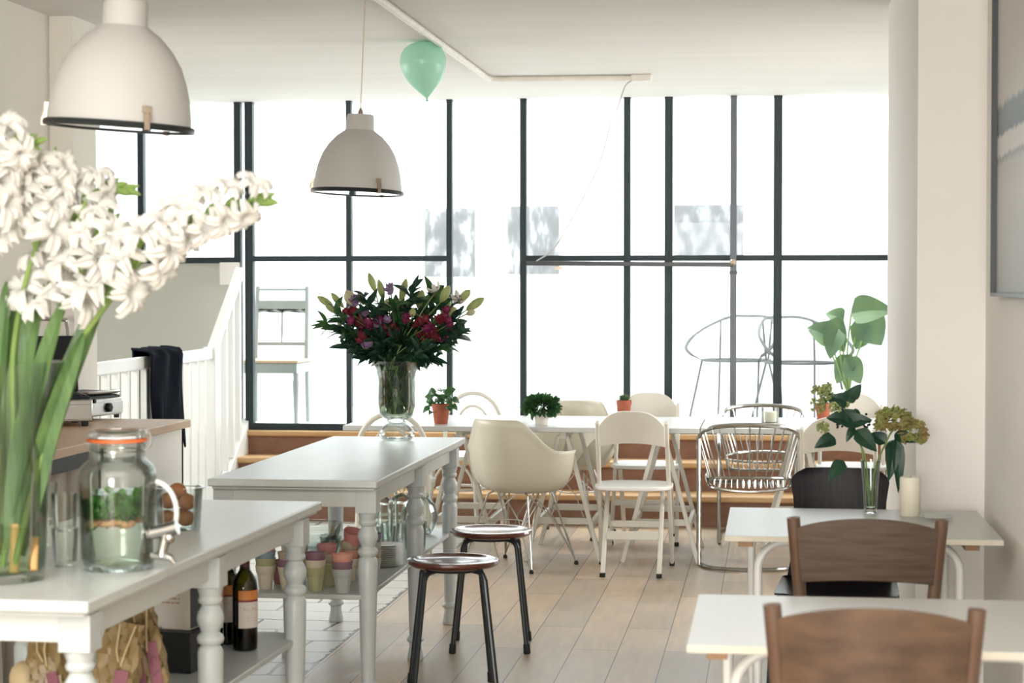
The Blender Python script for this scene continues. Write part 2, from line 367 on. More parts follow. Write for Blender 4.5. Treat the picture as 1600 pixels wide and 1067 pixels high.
    def leaf(s, base, tip, w, nrm=(0, 0, 1), curl=0.15, shape=0, n=6):
        """A leaf blade folded along its mid rib: shape 0 lance, 1 heart/ovate, 2 strap."""
        a = Vector(base); b = Vector(tip); t = b - a; L = t.length
        if L < 1e-5: return s
        t = t / L; nn = Vector(nrm); nn = nn - t * nn.dot(t)
        nn = nn.normalized() if nn.length > 1e-4 else t.orthogonal().normalized()
        sd = t.cross(nn); vs = []
        for i in range(n + 1):
            u = i / n
            if shape == 0: q = math.sin(PI * min(1, u * 0.97 + 0.03)) ** 0.8 * (1 - 0.25 * u)
            elif shape == 1: q = (math.sin(PI * (u ** 0.55)) ** 0.75) if u > 0 else 0.15
            else: q = min(1, 0.45 + 2 * u) * (1 - u ** 3) ** 0.6
            c = a + t * (L * u) + nn * (curl * L * (u - u * u) * 2 - curl * L * u * u)
            h = w / 2 * max(q, 0.02)
            vs += [c - sd * h + nn * h * 0.35, c, c + sd * h + nn * h * 0.35]
        fs = []
        for i in range(n):
            k = i * 3
            fs += [(k, k + 1, k + 4, k + 3), (k + 1, k + 2, k + 5, k + 4)]
        return s.add(vs, fs)
    def build(s, name, m, parent=None, bevel=0.0, smooth=35, sub=0, label=None, segs=2):
        me = bpy.data.meshes.new(name)
        me.from_pydata(s.v, [], s.f); me.update()
        me.materials.append(M[m])
        if smooth:
            for p in me.polygons: p.use_smooth = True
            me.set_sharp_from_angle(angle=R(smooth))
        o = bpy.data.objects.new(name, me); col.objects.link(o)
        if parent is not None: o.parent = parent
        if bevel:
            b = o.modifiers.new('bevel', 'BEVEL'); b.width = bevel; b.segments = segs; b.limit_method = 'ANGLE'; b.angle_limit = R(40); b.harden_normals = False
        if sub:
            d = o.modifiers.new('sub', 'SUBSURF'); d.levels = sub; d.render_levels = sub
        if label: o['label'] = label
        return o

def tag(o, label, cat, group=None, kind=None):
    o['label'] = label; o['category'] = cat
    if group: o['group'] = group
    if kind: o['kind'] = kind
    return o
def thing(name, label, cat, loc=(0, 0, 0), rz=0, group=None):
    o = bpy.data.objects.new(name, None); o.empty_display_size = 0.05
    col.objects.link(o); o.location = loc; o.rotation_euler = (0, 0, rz)
    return tag(o, label, cat, group)
KIDS = {}
def dup(root, loc=None, rz=None, label=None, group=None):
    def cp(o, par):
        c = o.copy(); col.objects.link(c)
        if par is not None: c.parent = par
        for ch in list(o.children): cp(ch, c)
        return c
    r = cp(root, None)
    if loc is not None: r.location = loc
    if rz is not None: r.rotation_euler = (0, 0, rz)
    if label: r['label'] = label
    if group: r['group'] = group
    return r
def struct(name, mb, m, parent=None, **k):
    o = mb.build(name, m, parent, **k)
    if parent is None: o['kind'] = 'structure'
    return o
def arc(c, rx, ry, a0, a1, n=16, plane='xz'):
    pts = []
    for i in range(n + 1):
        a = R(a0 + (a1 - a0) * i / n); u = rx * math.cos(a); v = ry * math.sin(a)
        if plane == 'xz': pts.append(Vector((c[0] + u, c[1], c[2] + v)))
        elif plane == 'xy': pts.append(Vector((c[0] + u, c[1] + v, c[2])))
        else: pts.append(Vector((c[0], c[1] + u, c[2] + v)))
    return pts
def smooth_path(pts, n=8):
    P = [Vector(p) for p in pts]; out = []
    for i in range(len(P) - 1):
        p0 = P[max(i - 1, 0)]; p1 = P[i]; p2 = P[i + 1]; p3 = P[min(i + 2, len(P) - 1)]
        for k in range(n):
            t = k / n
            out.append(0.5 * ((2 * p1) + (p2 - p0) * t + (2 * p0 - 5 * p1 + 4 * p2 - p3) * t * t + (3 * p1 - p0 - 3 * p2 + p3) * t ** 3))
    out.append(P[-1]); return out
def rnd(a, b): return random.uniform(a, b)

# ------------------------------------------------------------------ the room
CZ = 2.73; WY = 13.0; LX = -3.27; RX = 0.735; FL2 = 0.54
def sbox(name, m, *b, **k):
    return struct(name, MB().box(*b), m, **k)
sbox('floor', 'floor_planks', -1.785, 2.2, -11.3, 12.44, -0.06, 0)
o = sbox('floor', 'floor_cobbles', -5.2, -1.785, -11.3, 12.44, -0.06, 0); o.name = 'floor_cobbled'
sbox('ceiling', 'ceiling_white', -5.2, 2.2, -11.3, 13.06, CZ, CZ + 0.12)
sbox('wall_left', 'plaster_left', LX - 0.2, LX, -11.3, 8.75, 0, CZ)
sbox('wall_left_pillar', 'plaster_left', LX - 0.9, -3.16, 8.75, 9.06, 0, CZ)
sbox('wall_stairwell', 'plaster_left', -5.2, -5.1, 8.95, 13.0, 0, CZ)
sbox('wall_right', 'plaster_white', RX, RX + 0.2, -11.3, 7.08, 0, CZ)
sbox('wall_right_pier', 'plaster_white', 0.50, 2.2, 7.08, 8.88, 0, CZ)
sbox('wall_right_far', 'plaster_white', 2.1, 2.2, 8.88, 13.0, 0, CZ)
w = MB()
w.box(-5.2, -3.1, -11.3, -11.15, 0, CZ); w.box(0.7, 2.2, -11.3, -11.15, 0, CZ); w.box(-3.1, 0.7, -11.3, -11.15, 0, 0.35); w.box(-3.1, 0.7, -11.3, -11.15, 2.6, CZ)
struct('wall_street_front', w, 'plaster_white')
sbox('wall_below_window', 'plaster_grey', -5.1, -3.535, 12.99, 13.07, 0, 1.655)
sbox('trim_1', 'plaster_white', -3.66, -3.53, 12.93, 12.99, 1.51, 1.66, bevel=0.004)

# window wall of black steel: one section between each pair of main posts
TZ = 1.683
def window(num, x0, x1, posts, transom, bottom=None, wl=0.05, wr=0.05, mid=()):
    t = thing('window_%d' % num, 'glazed section', 'window', (x0, WY, 0)); del t['category']; del t['label']; t['kind'] = 'structure'
    zb = bottom
    f = MB()
    f.box(0, wl, -0.03, 0.03, zb, CZ)
    for p, wd in mid: f.box(p - x0 - wd / 2, p - x0 + wd / 2, -0.03, 0.03, zb, CZ)
    if wr: f.box(x1 - x0 - wr, x1 - x0, -0.03, 0.03, zb, CZ)
    f.box(0, x1 - x0, -0.028, 0.028, zb, zb + (0.055 if zb < 1 else 0.04))
    if transom: f.box(0, x1 - x0, -0.026, 0.026, TZ - 0.017, TZ + 0.02)
    f.build('window_frame', 'frame_black', t, bevel=0.002)
    MB().box(0.01, x1 - x0 - 0.01, -0.004, 0.004, zb + 0.03, CZ - 0.01).build('window_pane', 'pane', t)
    return t
window(1, -5.09, -3.57, (), False, 1.655, 0.05, 0.0, mid=[(-4.217, 0.042)])
window(2, -3.572, -3.492, (), False, 0.53, 0.045, 0.006)
window(3, -3.488, -2.114, (), True, 0.53, 0.045, 0.0, mid=[(-2.791, 0.036)])
window(4, -2.134, -1.624, (), False, 0.53, 0.038, 0.0)
window(5, -1.645, -0.671, (), True, 0.53, 0.042, 0.0, mid=[(-0.942, 0.044)])
window(6, -0.698, 0.032, (), True, 0.53, 0.052, 0.0)
window(7, 0.004, 2.1, (), True, 0.53, 0.056, 0.05)
t = thing('door_closer_bar', 'dark steel push bar running just under the window transom', 'bar', (-1.6, 12.93, 0))
m = MB(); m.bar((0, 0, 1.652), (1.34, 0, 1.640), 0.03, 0.03, (0, 0, 1)); m.build('bar', 'black_metal', t, bevel=0.003)
m = MB(); m.ball((1.345, 0, 1.655), 0.022, 0.02, 0.022); m.box(0.19, 0.24, 0, 0.04, 1.61, 1.63); m.build('end_joint', 'clip_metal', t)
t = thing('glazing_post', 'grey steel post standing in the pane right of the photo print', 'post', (-0.252, 12.96, 0))
MB().box(-0.021, 0.021, -0.02, 0.02, 0.54, CZ - 0.002).build('post', 'post_steel', t, bevel=0.003)
MB().box(-0.026, 0.026, -0.026, 0.026, 1.58, 1.60).build('collar', 'black_metal', t)

# broad wooden steps up to the window wall
t = thing('wooden_steps', 'three broad wooden steps with light treads and dark risers under the window wall', 'steps', (-3.53, 12.4, 0))
levels = [(12.40, 0.195), (12.68, 0.38), (12.93, 0.54)]
prev = 0
for i, (y, z) in enumerate(levels):
    y2 = levels[i + 1][0] + 0.05 if i < 2 else 13.04
    MB().box(0, 5.6, y - 12.4 + 0.025, y - 12.4 + 0.05, prev, z - 0.038).build('riser', 'riser_wood', t)
    MB().box(0, 5.6, y - 12.4, y2 - 12.4, z - 0.038, z).build('tread', 'tread_wood', t, bevel=0.012, segs=3)
    prev = z
# white balustrade down the left side of the steps
t = thing('stair_balustrade', 'white painted balustrade with square balusters left of the wooden steps', 'balustrade', (-3.5, 9.05, 0))
m = MB(); m.bar((0, 0.0, 1.062), (0, 3.13, 1.078), 0.05, 0.07); m.bar((0, 3.10, 1.07), (0, 3.80, 1.60), 0.05, 0.075); m.build('handrail', 'white_paint', t, bevel=0.008)
m = MB(); m.bar((0, 0, 0.05), (0, 3.15, 0.05), 0.04, 0.1); m.prism([(3.0, 0), (3.95, 0.0), (3.95, 0.62), (3.35, 0.24), (3.0, 0.12)], lambda u, v, w_: Vector((-0.025 + w_, u, v)), 0.05)
m.build('stringer', 'white_paint', t, bevel=0.004)
y = 0.12
while y < 3.86:
    zt = 1.07 if y < 3.12 else 1.07 + (y - 3.12) * 0.735
    zb = 0.09 if y < 3.0 else 0.12 + max(0, (y - 3.0)) * 0.45
    MB().box(-0.018, 0.018, y - 0.018, y + 0.018, zb, zt).build('baluster', 'white_paint', t)
    y += 0.165
MB().box(-0.04, 0.04, 3.07, 3.15, 0.0, 1.12).build('newel_post', 'white_paint', t, bevel=0.006)

# conduit on the ceiling and a cable hanging from its end
t = thing('ceiling_conduit', 'white pipe running along the ceiling and turning right past the balloon', 'pipe', (-1.62, 11.55, CZ))
m = MB(); m.tube([(-0.03, -9, -0.018), (-0.03, -0.05, -0.018), (-0.02, 0.0, -0.018), (0.03, 0.03, -0.018), (0.84, 0.05, -0.018)], 0.017, 10); m.build('pipe', 'conduit', t)
m = MB(); m.box(0.80, 0.92, 0.02, 0.09, -0.04, 0); m.build('junction_box', 'conduit', t, bevel=0.006)
m = MB(); e0 = Vector((-0.77, 11.6, CZ - 0.03))
m.tube(smooth_path([e0, e0 + Vector((-0.08, .05, -0.02)), e0 + Vector((-0.14, .15, -0.15)), W(955, 190, Y=12.2), W(935, 260, Y=12.5), W(905, 320, Y=12.7), W(868, 385, Y=12.85), W(838, 408, Y=12.9)], 6), 0.0042, 6)
tag(m.build('hanging_cable', 'cable_grey'), 'thin pale cable drooping from the end of the ceiling pipe to the window bar', 'cable')

# ------------------------------------------------------------------ the garden room beyond the glass
sbox('floor_garden_room', 'plaster_bright', -6.4, 2.6, 13.07, 15.9, FL2 - 0.06, FL2 - 0.005)
sbox('wall_garden_room_back', 'plaster_bright', -6.4, 2.6, 15.7, 15.85, FL2, 4.4)
sbox('wall_garden_room_left', 'plaster_bright', -6.4, -6.3, 13.0, 15.7, FL2, 4.4)
sbox('wall_garden_room_right', 'plaster_bright', 1.6, 1.7, 13.1, 15.7, FL2, 4.4)
sbox('wall_garden_room_pier', 'plaster_bright', 0.50, 1.6, 15.1, 15.7, FL2, 4.4)
sbox('wall_over_window', 'plaster_bright', -6.4, 2.6, 13.07, 13.17, CZ, 4.4)
def art(name, x0, x1, z0, z1, y, m_, label, fr=0.012):
    t = thing(name, label, 'picture', ((x0 + x1) / 2, y, z0))
    w_ = (x1 - x0) / 2; h_ = z1 - z0
    MB().box(-w_, w_, -0.02, 0, 0, h_).build('mount', 'label_white', t)
    MB().box(-w_ + 0.003, w_ - 0.003, -0.023, -0.0201, 0.003, h_ - 0.003).build('print', m_, t)
art('photo_print', -2.755, -2.342, 1.574, 2.126, 15.69, 'print_street', 'grey photo print on the far wall behind the lily bouquet, leftmost of three')
art('photo_print', -2.09, -1.67, 1.594, 2.138, 15.69, 'print_trees', 'upright grey photo print on the far wall, middle one of three')
art('photo_print', -0.771, -0.225, 1.723, 2.141, 15.69, 'print_figure', 'wide grey photo print on the far wall crossed by the grey steel post')

# ------------------------------------------------------------------ framed lake picture on the right wall
t = thing('framed_picture', 'large thin black framed picture of a misty lake on the right wall', 'picture', (RX, 6.66, 1.468))
m = MB(); fz = 1.15; fy = -1.6
m.box(-0.03, -0.004, -0.012, 0, 0, fz); m.box(-0.03, -0.004, fy, fy + 0.012, 0, fz); m.box(-0.03, -0.004, fy + .012, -0.012, 0, 0.012); m.box(-0.03, -0.004, fy + .012, -0.012, fz - 0.012, fz)
m.build('frame', 'photo_frame', t)
MB().box(-0.012, -0.006, fy + .012, -0.012, 0.012, fz - 0.012).build('print', 'print_lake', t)
MB().box(-0.004, -0.001, fy + 0.01, -0.01, 0.01, fz - 0.01).build('backing', 'carton_white', t)

# ------------------------------------------------------------------ grey console tables
def turned(m, x, y, z0, z1, zsq, r=0.031):
    """Square block at the top, turned rings and ball, slim column, vase shaped foot."""
    m.box(x - 0.037, x + 0.037, y - 0.037, y + 0.037, zsq, z1)
    H = zsq - z0
    pr = [(0.030, 0), (0.033, 0.006), (0.031, 0.02), (0.024, 0.055), (0.025, 0.072), (0.034, 0.078), (0.035, 0.086), (0.030, 0.094), (0.0235, 0.10)]
    zt = H - 0.175
    pr += [(0.0245, 0.12), (0.029, zt * 0.55), (0.0335, zt * 0.85), (0.0345, zt), (0.031, zt + 0.012), (0.025, zt + 0.018), (0.034, zt + 0.027), (0.0365, zt + 0.036), (0.033, zt + 0.046), (0.024, zt + 0.053),
           (0.028, zt + 0.065), (0.035, zt + 0.08), (0.0365, zt + 0.092), (0.034, zt + 0.106), (0.026, zt + 0.12), (0.023, zt + 0.127), (0.031, zt + 0.133), (0.033, zt + 0.141), (0.029, zt + 0.15), (0.031, zt + 0.158), (0.034, zt + 0.168), (0.034, zt + 0.175)]
    m.lathe([(a, z0 + b) for a, b in pr], (x, y, 0), 28)
def console(loc, rz, label, Wd=0.61, L=2.03):
    """Origin at the near right corner on the floor; the table runs to -x and +y."""
    t = thing('console_table', label, 'table', loc, rz)
    top = MB().box(-Wd, 0, 0, L, 0.793, 0.82)
    top.box(-Wd + 0.012, -0.012, 0.012, L - 0.012, 0.783, 0.793)
    top.build('tabletop', 'grey_paint', t, bevel=0.009, segs=4)
    a = MB(); i = 0.04
    for x0, x1, y0, y1 in ((-Wd + .07, -.07, i, i + .02), (-Wd + .07, -.07, L - i - .02, L - i), (-i - .02, -i, .06, L - .06), (-Wd + i, -Wd + i + .02, .06, L - .06)): a.box(x0, x1, y0, y1, 0.722, 0.783)
    a.build('apron', 'grey_paint', t, bevel=0.002)
    MB().box(-Wd + 0.045, -0.045, 0.05, L - 0.05, 0.392, 0.41).build('lower_shelf', 'grey_paint_leg', t, bevel=0.003)
    for x in (-0.047, -Wd + 0.047):
        for y in (0.075, L / 2, L - 0.075 - 0.08):
            m = MB(); turned(m, x, y, 0, 0.783, 0.70); m.build('leg', 'grey_paint_leg', t, bevel=0.0015)
    return t
console((-1.371, 6.83, 0), 0, 'grey painted console table with turned legs carrying the tall lily bouquet')
console((-1.463, 4.125, 0), -math.atan(.049 / 1.93), 'grey painted console table in the foreground carrying the gladioli and glass jar')

# ------------------------------------------------------------------ stools
def stool(loc, rz, label):
    t = thing('stool', label, 'stool', loc, rz)
    m = MB(); m.lathe([(0.0, 0.462), (0.10, 0.463), (0.155, 0.466), (0.168, 0.474), (0.173, 0.482), (0.170, 0.491), (0.155, 0.494), (0.145, 0.4935), (0.135, 0.488), (0.06, 0.4855), (0.0, 0.485)], n=48); m.build('seat', 'stool_wood', t)
    m = MB(); m.tube([Vector((0.11 * math.cos(a), 0.11 * math.sin(a), 0.457)) for a in [2 * PI * k / 24 for k in range(24)]], 0.006, 8, closed=True); m.build('seat_ring', 'black_metal', t)
    for k in range(4):
        a = PI / 4 + k * PI / 2; c, s_ = math.cos(a), math.sin(a)
        l = MB(); pts = smooth_path([(0.10 * c, 0.10 * s_, 0.457), (0.135 * c, 0.135 * s_, 0.452), (0.155 * c, 0.155 * s_, 0.43), (0.163 * c, 0.163 * s_, 0.38), (0.215 * c, 0.215 * s_, 0.02)], 5)
        l.tube(pts, 0.0105, 10); lo = l.build('leg', 'black_metal', t)
        f = MB(); f.tube([(0.2125 * c, 0.2125 * s_, 0.04), (0.216 * c, 0.216 * s_, 0.004), (0.2165 * c, 0.2165 * s_, 0)], [0.0135, 0.0145, 0.012], 10); f.build('rubber_foot', 'rubber', lo)
    return t
st = stool((-1.157, 8.17, 0), R(6), 'dark red wooden round stool with black legs, the farther of the two')
dup(st, (-1.17, 7.26, 0), R(12), 'dark red wooden round stool with black legs, nearest the camera')

# ------------------------------------------------------------------ pendant lamps
def pendant(loc, rot, label, clip_a):
    t = thing('pendant_lamp', label, 'lamp', loc); t.rotation_euler = rot
    outer = [(0.190, 0.0), (0.1885, 0.03), (0.183, 0.075), (0.172, 0.12), (0.155, 0.165), (0.130, 0.205), (0.098, 0.240), (0.072, 0.258), (0.063, 0.266)]
    inner = [(r_ - 0.004, z) for r_, z in reversed(outer)]
    MB().lathe(outer + inner + [(0.190, 0.0)], n=56, cap0=False, cap1=False).build('lamp_shade', 'lamp_white', t)
    MB().lathe([(0.063, 0.262), (0.0605, 0.27), (0.0585, 0.325), (0.055, 0.333), (0.02, 0.336), (0.0, 0.336)], n=40, cap0=False).build('lamp_neck', 'lamp_white', t, smooth=50)
    MB().lathe([(0.187, -0.006), (0.198, -0.008), (0.201, 0.0), (0.198, 0.008), (0.190, 0.010), (0.186, 0.004), (0.187, -0.006)], n=56, cap0=False, cap1=False).build('rim', 'black_metal', t)
    MB().lathe([(0.0, -0.004), (0.188, -0.004), (0.188, -0.001), (0.0, -0.001)], n=48, cap0=False, cap1=False).build('glass_cover', 'glass_clear', t)
    MB().lathe([(0.0, 0.05), (0.03, 0.055), (0.042, 0.09), (0.03, 0.13), (0.018, 0.16), (0.018, 0.26)], n=20).build('bulb', 'lamp_white', t)
    for k in range(3):
        a = R(clip_a + 120 * k); T = Matrix.Rotation(a, 4, 'Z')
        m = MB(); m.M = T
        m.box(0.192, 0.206, -0.007, 0.007, -0.010, 0.012); m.box(0.190, 0.203, -0.006, 0.006, 0.010, 0.034); m.box(0.187, 0.199, -0.010, 0.010, 0.034, 0.052)
        m.tube([(0.199, -0.008, 0.036), (0.205, -0.008, 0.012), (0.205, 0.008, 0.012), (0.199, 0.008, 0.036)], 0.0018, 6)
        m.build('clip', 'clip_metal', t, bevel=0.0015)
    c = MB(); H = CZ - loc[2] - 0.34; c.tube([(0, 0, 0.33), (0, 0, 0.335 + H)], 0.0028, 6); c.lathe([(0.012, 0.335), (0.010, 0.35), (0.004, 0.362)], n=12); c.build('cord', 'clip_metal', t)
    return t
pendant((-1.725, 5.13, 1.925), (R(1.2), R(4.0), 0), 'white dome pendant lamp with black rim, the nearer and larger at top left', -51)
pendant((-1.772, 8.42, 1.905), (R(-1.0), R(2.2), 0), 'white dome pendant lamp with black rim hanging above the lily bouquet table', -51)

# ------------------------------------------------------------------ balloon
t = thing('balloon', 'mint green balloon resting against the ceiling', 'balloon', (-1.725, 9.889, 2.445))
T = Matrix.Rotation(R(-6), 4, 'Y')
m = MB(); m.lathe([(0.004, 0.0), (0.014, 0.010), (0.032, 0.028), (0.062, 0.060), (0.088, 0.095), (0.107, 0.135), (0.116, 0.172), (0.116, 0.198), (0.106, 0.232), (0.086, 0.258), (0.058, 0.275), (0.025, 0.283), (0.0, 0.284)], n=40, T=T); m.build('balloon_skin', 'balloon', t)
m = MB(); m.ball((0, 0, -0.002), 0.006); m.lathe([(0.002, -0.006), (0.009, -0.016)], n=12, T=T); m.build('knot', 'balloon', t)

# ------------------------------------------------------------------ balloon string: none.  Wooden counter on the left
t = thing('kitchen_counter', 'white counter unit with a light wooden worktop beside the left pillar', 'counter', (LX, 8.7, 0))
X1 = 0.665
MB().box(0.005, X1, -4.3, 0.02, 0.865, 0.90).build('worktop', 'counter_wood', t, bevel=0.003)
MB().box(X1 - 0.05, X1 - 0.03, -1.05, 0.0, 0.0, 0.865).build('front_panel', 'plaster_white', t)
MB().box(0.005, X1 - 0.03, -0.02, 0.0, 0.0, 0.865).build('end_panel', 'plaster_white', t)
MB().box(X1 - 0.06, X1 - 0.04, -4.3, -1.05, 0.80, 0.865).build('rail', 'black_plastic', t)  # black strip gives the shaded gap under the worktop its darkness
MB().box(0.005, 0.03, -4.3, -1.05, 0.0, 0.80).build('back_panel', 'black_plastic', t)
def cur(u, v):
    y = -1.06 - u * 3.0; z = 0.02 + v * 0.79
    x = X1 - 0.055 + 0.022 * math.sin(u * 95 + 1.5 * math.sin(v * 2)) * (0.5 + 0.5 * (1 - v)) + 0.008 * math.sin(u * 240)
    return (Vector((x - 0.02, y, z + 0.006 * math.sin(u * 120))), Vector((1, 0, 0)))
m = MB(); m.grid(cur, 220, 12, 0.003)
co = m.build('linen_curtain', 'curtain'); co.location = (LX, 8.7, 0); tag(co, 'beige linen curtain hanging below the wooden worktop', 'curtain')

# grills on the counter
def grill(loc, rz, label, open_):
    t = thing('contact_grill', label, 'grill', loc, rz)
    b = MB(); b.box(-0.16, 0.16, -0.14, 0.14, 0.02, 0.115); b.build('housing', 'steel', t, bevel=0.006)
    b = MB(); b.box(-0.155, 0.155, -0.148, -0.1405, 0.03, 0.095); b.build('control_panel', 'steel', t, bevel=0.002)
    k = MB(); T = Matrix.Rotation(R(90), 4, 'X'); k.lathe([(0.026, 0.0), (0.025, 0.016), (0.018, 0.022), (0.0, 0.023)], (0.0, -0.148, 0.064), 20, flute=6, amp=0.12, T=T); k.build('knob', 'black_plastic', t, smooth=25)
    k = MB(); k.lathe([(0.013, 0.0), (0.011, 0.01), (0.0, 0.011)], (-0.125, -0.1405, 0.105), 14, T=T); k.build('switch', 'black_plastic', t)
    k = MB(); k.box(-0.15, 0.15, -0.13, 0.12, 0.115, 0.128)
    for i in range(14): k.box(-0.145 + i * 0.0212, -0.135 + i * 0.0212, -0.12, 0.11, 0.128, 0.133)
    k.build('lower_plate', 'black_plastic', t)
    for x in (-0.13, 0.13):
        for y in (-0.12, 0.12): MB().lathe([(0.014, 0), (0.016, 0.02)], (x, y, 0), 14).build('foot', 'rubber', t)
    T = Matrix.Translation((0, 0.13, 0.14)) @ Matrix.Rotation(R(-104), 4, 'X') if open_ else Matrix.Translation((0, 0.13, 0.136))
    l = MB(); l.M = T
    l.box(-0.15, 0.15, -0.25, 0.0, 0.0, 0.035 if open_ else 0.016); l.build('lid', 'black_plastic', t, bevel=0.006)
    h = MB(); h.M = T
    zz = 0.05 if open_ else 0.02
    h.tube(smooth_path([(-0.12, -0.24, zz * .5), (-0.12, -0.31, zz), (-0.10, -0.335, zz), (0.10, -0.335, zz), (0.12, -0.31, zz), (0.12, -0.24, zz * .5)] if open_ else [(-0.15, -0.20, 0.012), (-0.13, -0.262, 0.014), (0.13, -0.262, 0.014), (0.15, -0.20, 0.012)], 5), 0.009, 8)
    h.build('handle', 'steel', t)
    return t
g0 = W(171, 654, z=0.9)
gr_ = grill((g0.x - 0.115, g0.y + 0.0, 0.9), R(76), 'small steel contact grill with black star knob at the worktop end', False); gr_.scale = (0.82, 0.82, 0.82)
g1 = W(88, 664, z=0.9)
grill((g1.x - 0.03, g1.y + 0.0, 0.9), R(30), 'black grill with raised lid and chrome handle behind the gladioli', True)

# ------------------------------------------------------------------ unseen frames: the street front, and ones added around the fill lights
def frame_of(num, c, u, v, su, sv):
    c = Vector(c); u = Vector(u); v = Vector(v); m = MB(); n_ = u.cross(v)
    for s_ in (-1, 1):
        m.bar(c + u * s_ * (su / 2 + .03) - v * (sv / 2 + .06), c + u * s_ * (su / 2 + .03) + v * (sv / 2 + .06), 0.05, 0.03, u)
        m.bar(c + v * s_ * (sv / 2 + .03) - u * (su / 2), c + v * s_ * (sv / 2 + .03) + u * (su / 2), 0.05, 0.03, v)
    o = m.build('window_%d' % num, 'white_paint'); o['kind'] = 'structure'
frame_of(8, (-1.3, 0.7, 2.714), (1, 0, 0), (0, 1, 0), 3.4, 4.8)  # made-up frame round the added ceiling fill
frame_of(9, (-5.08, 10.3, 1.35), (0, 1, 0), (0, 0, 1), 2.4, 1.9)  # made-up frame round the added stairwell fill
frame_of(10, (2.085, 10.6, 1.3), (0, 1, 0), (0, 0, 1), 2.6, 2.0)  # made-up frame round the added right fill
frame_of(11, (-1.2, -11.1, 1.475), (1, 0, 0), (0, 0, 1), 3.7, 2.15)

# ------------------------------------------------------------------ long white tables on trestles
def long_table(x0, x1, y0, y1, label):
    t = thing('long_table', label, 'table', (x0, y0, 0))
    MB().box(0, x1 - x0, 0, y1 - y0, 0.712, 0.74).build('tabletop', 'table_white', t, bevel=0.003)
    return t
long_table(-2.33, -0.385, 10.67, 11.62, 'long white table under the window, left one behind the cream shell chair')
long_table(-0.38, 1.55, 10.70, 11.65, 'long white table under the window, right one behind the chrome chair')
def trestle(x, label, y0=10.76, y1=11.50):
    t = thing('trestle', label, 'trestle', (x, y0, 0), 0, 'white A-frame trestles under the long tables')
    L = y1 - y0
    MB().box(-0.02, 0.02, 0, L, 0.672, 0.711).build('top_bar', 'cream_paint', t, bevel=0.003)
    for s_ in (-1, 1):
        for y in (0.03, L - 0.03):
            m = MB(); m.bar((s_ * 0.022, y, 0.685), (s_ * 0.205, y, 0.0), 0.04, 0.022, (0, 1, 0)); m.build('leg', 'cream_paint', t, bevel=0.002)
        m = MB(); m.bar((s_ * 0.153, 0.04, 0.195), (s_ * 0.153, L - 0.04, 0.195), 0.022, 0.045); m.build('stretcher', 'cream_paint', t, bevel=0.002)
    for y in (0.03, L - 0.03):
        m = MB(); m.bar((-0.145, y, 0.22), (0.145, y, 0.22), 0.02, 0.035, (0, 1, 0)); m.build('cross_bar', 'cream_paint', t, bevel=0.002)
    return t
tr = trestle(-1.13, 'white A-frame trestle beneath the shell armchair end of the long table')
dup(tr, (-1.70, 10.76, 0), None, 'white A-frame trestle seen behind the far leg of the bouquet table')
dup(tr, (-0.60, 10.76, 0), None, 'white A-frame trestle directly behind the near white folding chair')
dup(tr, (0.15, 10.79, 0), None, 'white A-frame trestle behind the chrome wire chair')

# ------------------------------------------------------------------ chairs
def folding_chair(loc, rz, label):
    t = thing('folding_chair', label, 'chair', loc, rz, 'white folding chairs at the long table')
    for s_ in (-1, 1):
        m = MB(); m.bar((s_ * 0.19, 0.23, 0.012), (s_ * 0.178, -0.185, 0.80), 0.022, 0.032); po = m.build('side_post', 'cream_paint', t, bevel=0.006)
        m = MB(); m.bar((s_ * 0.146, -0.235, 0.012), (s_ * 0.146, 0.12, 0.435), 0.024, 0.03); ro = m.build('rear_leg', 'cream_paint', t, bevel=0.006)
        m = MB(); m.box(s_ * 0.19 - 0.013, s_ * 0.19 + 0.013, 0.212, 0.248, 0, 0.022); m.build('rubber_foot', 'rubber', po, bevel=0.003)
        m = MB(); m.box(s_ * 0.146 - 0.014, s_ * 0.146 + 0.014, -0.255, -0.215, 0, 0.022); m.build('rubber_foot', 'rubber', ro, bevel=0.003)
    m = MB(); m.bar((-0.135, -0.105, 0.20), (0.135, -0.105, 0.20), 0.045, 0.018, (0, 0, 1)); m.build('rear_crossbar', 'cream_paint', t, bevel=0.003)
    m = MB(); m.bar((-0.18, 0.12, 0.235), (0.18, 0.12, 0.235), 0.035, 0.016, (0, 0, 1)); m.build('front_crossbar', 'cream_paint', t, bevel=0.003)
    out = []
    for k in range(28):
        a = 2 * PI * k / 28; c, s_ = math.cos(a), math.sin(a)
        out.append((0.205 * abs(c) ** 0.62 * (1 if c > 0 else -1), 0.02 + 0.20 * abs(s_) ** 0.62 * (1 if s_ > 0 else -1)))
    m = MB(); m.prism(out, lambda u, v, w_: Vector((u, v, 0.438 + w_)), 0.022); m.build('seat', 'white_paint', t, bevel=0.007, segs=3)
    def bk(u, v):
        x = (u - 0.5) * 2; zt = 0.862 - 0.085 * abs(x) ** 3.2; zb = 0.672 + 0.022 * (1 - x * x) - 0.0
        z = zb + (zt - zb) * v; y = -0.165 - (z - 0.67) * 0.30 - 0.035 * (1 - x * x)
        return (Vector((x * 0.172, y, z)), Vector((0, -1, -0.3)).normalized())
    m = MB(); m.grid(bk, 24, 8, 0.014); m.build('backrest', 'cream_paint', t, bevel=0.003)
    return t
fc = folding_chair((-0.72, 10.46, 0), 0, 'white folding chair with curved back, on the near side between shell and chrome chairs')
dup(fc, (-0.735, 11.74, 0), R(180), 'white folding chair across the long table, behind the small succulent pot')
dup(fc, (0.335, 10.13, 0), R(-3), 'white folding chair on the near side behind the ivy sprigs, right of the chrome chair')
dup(fc, (0.46, 11.78, 0), R(178), 'white folding chair across the long table at far right, mostly hidden by leaves')

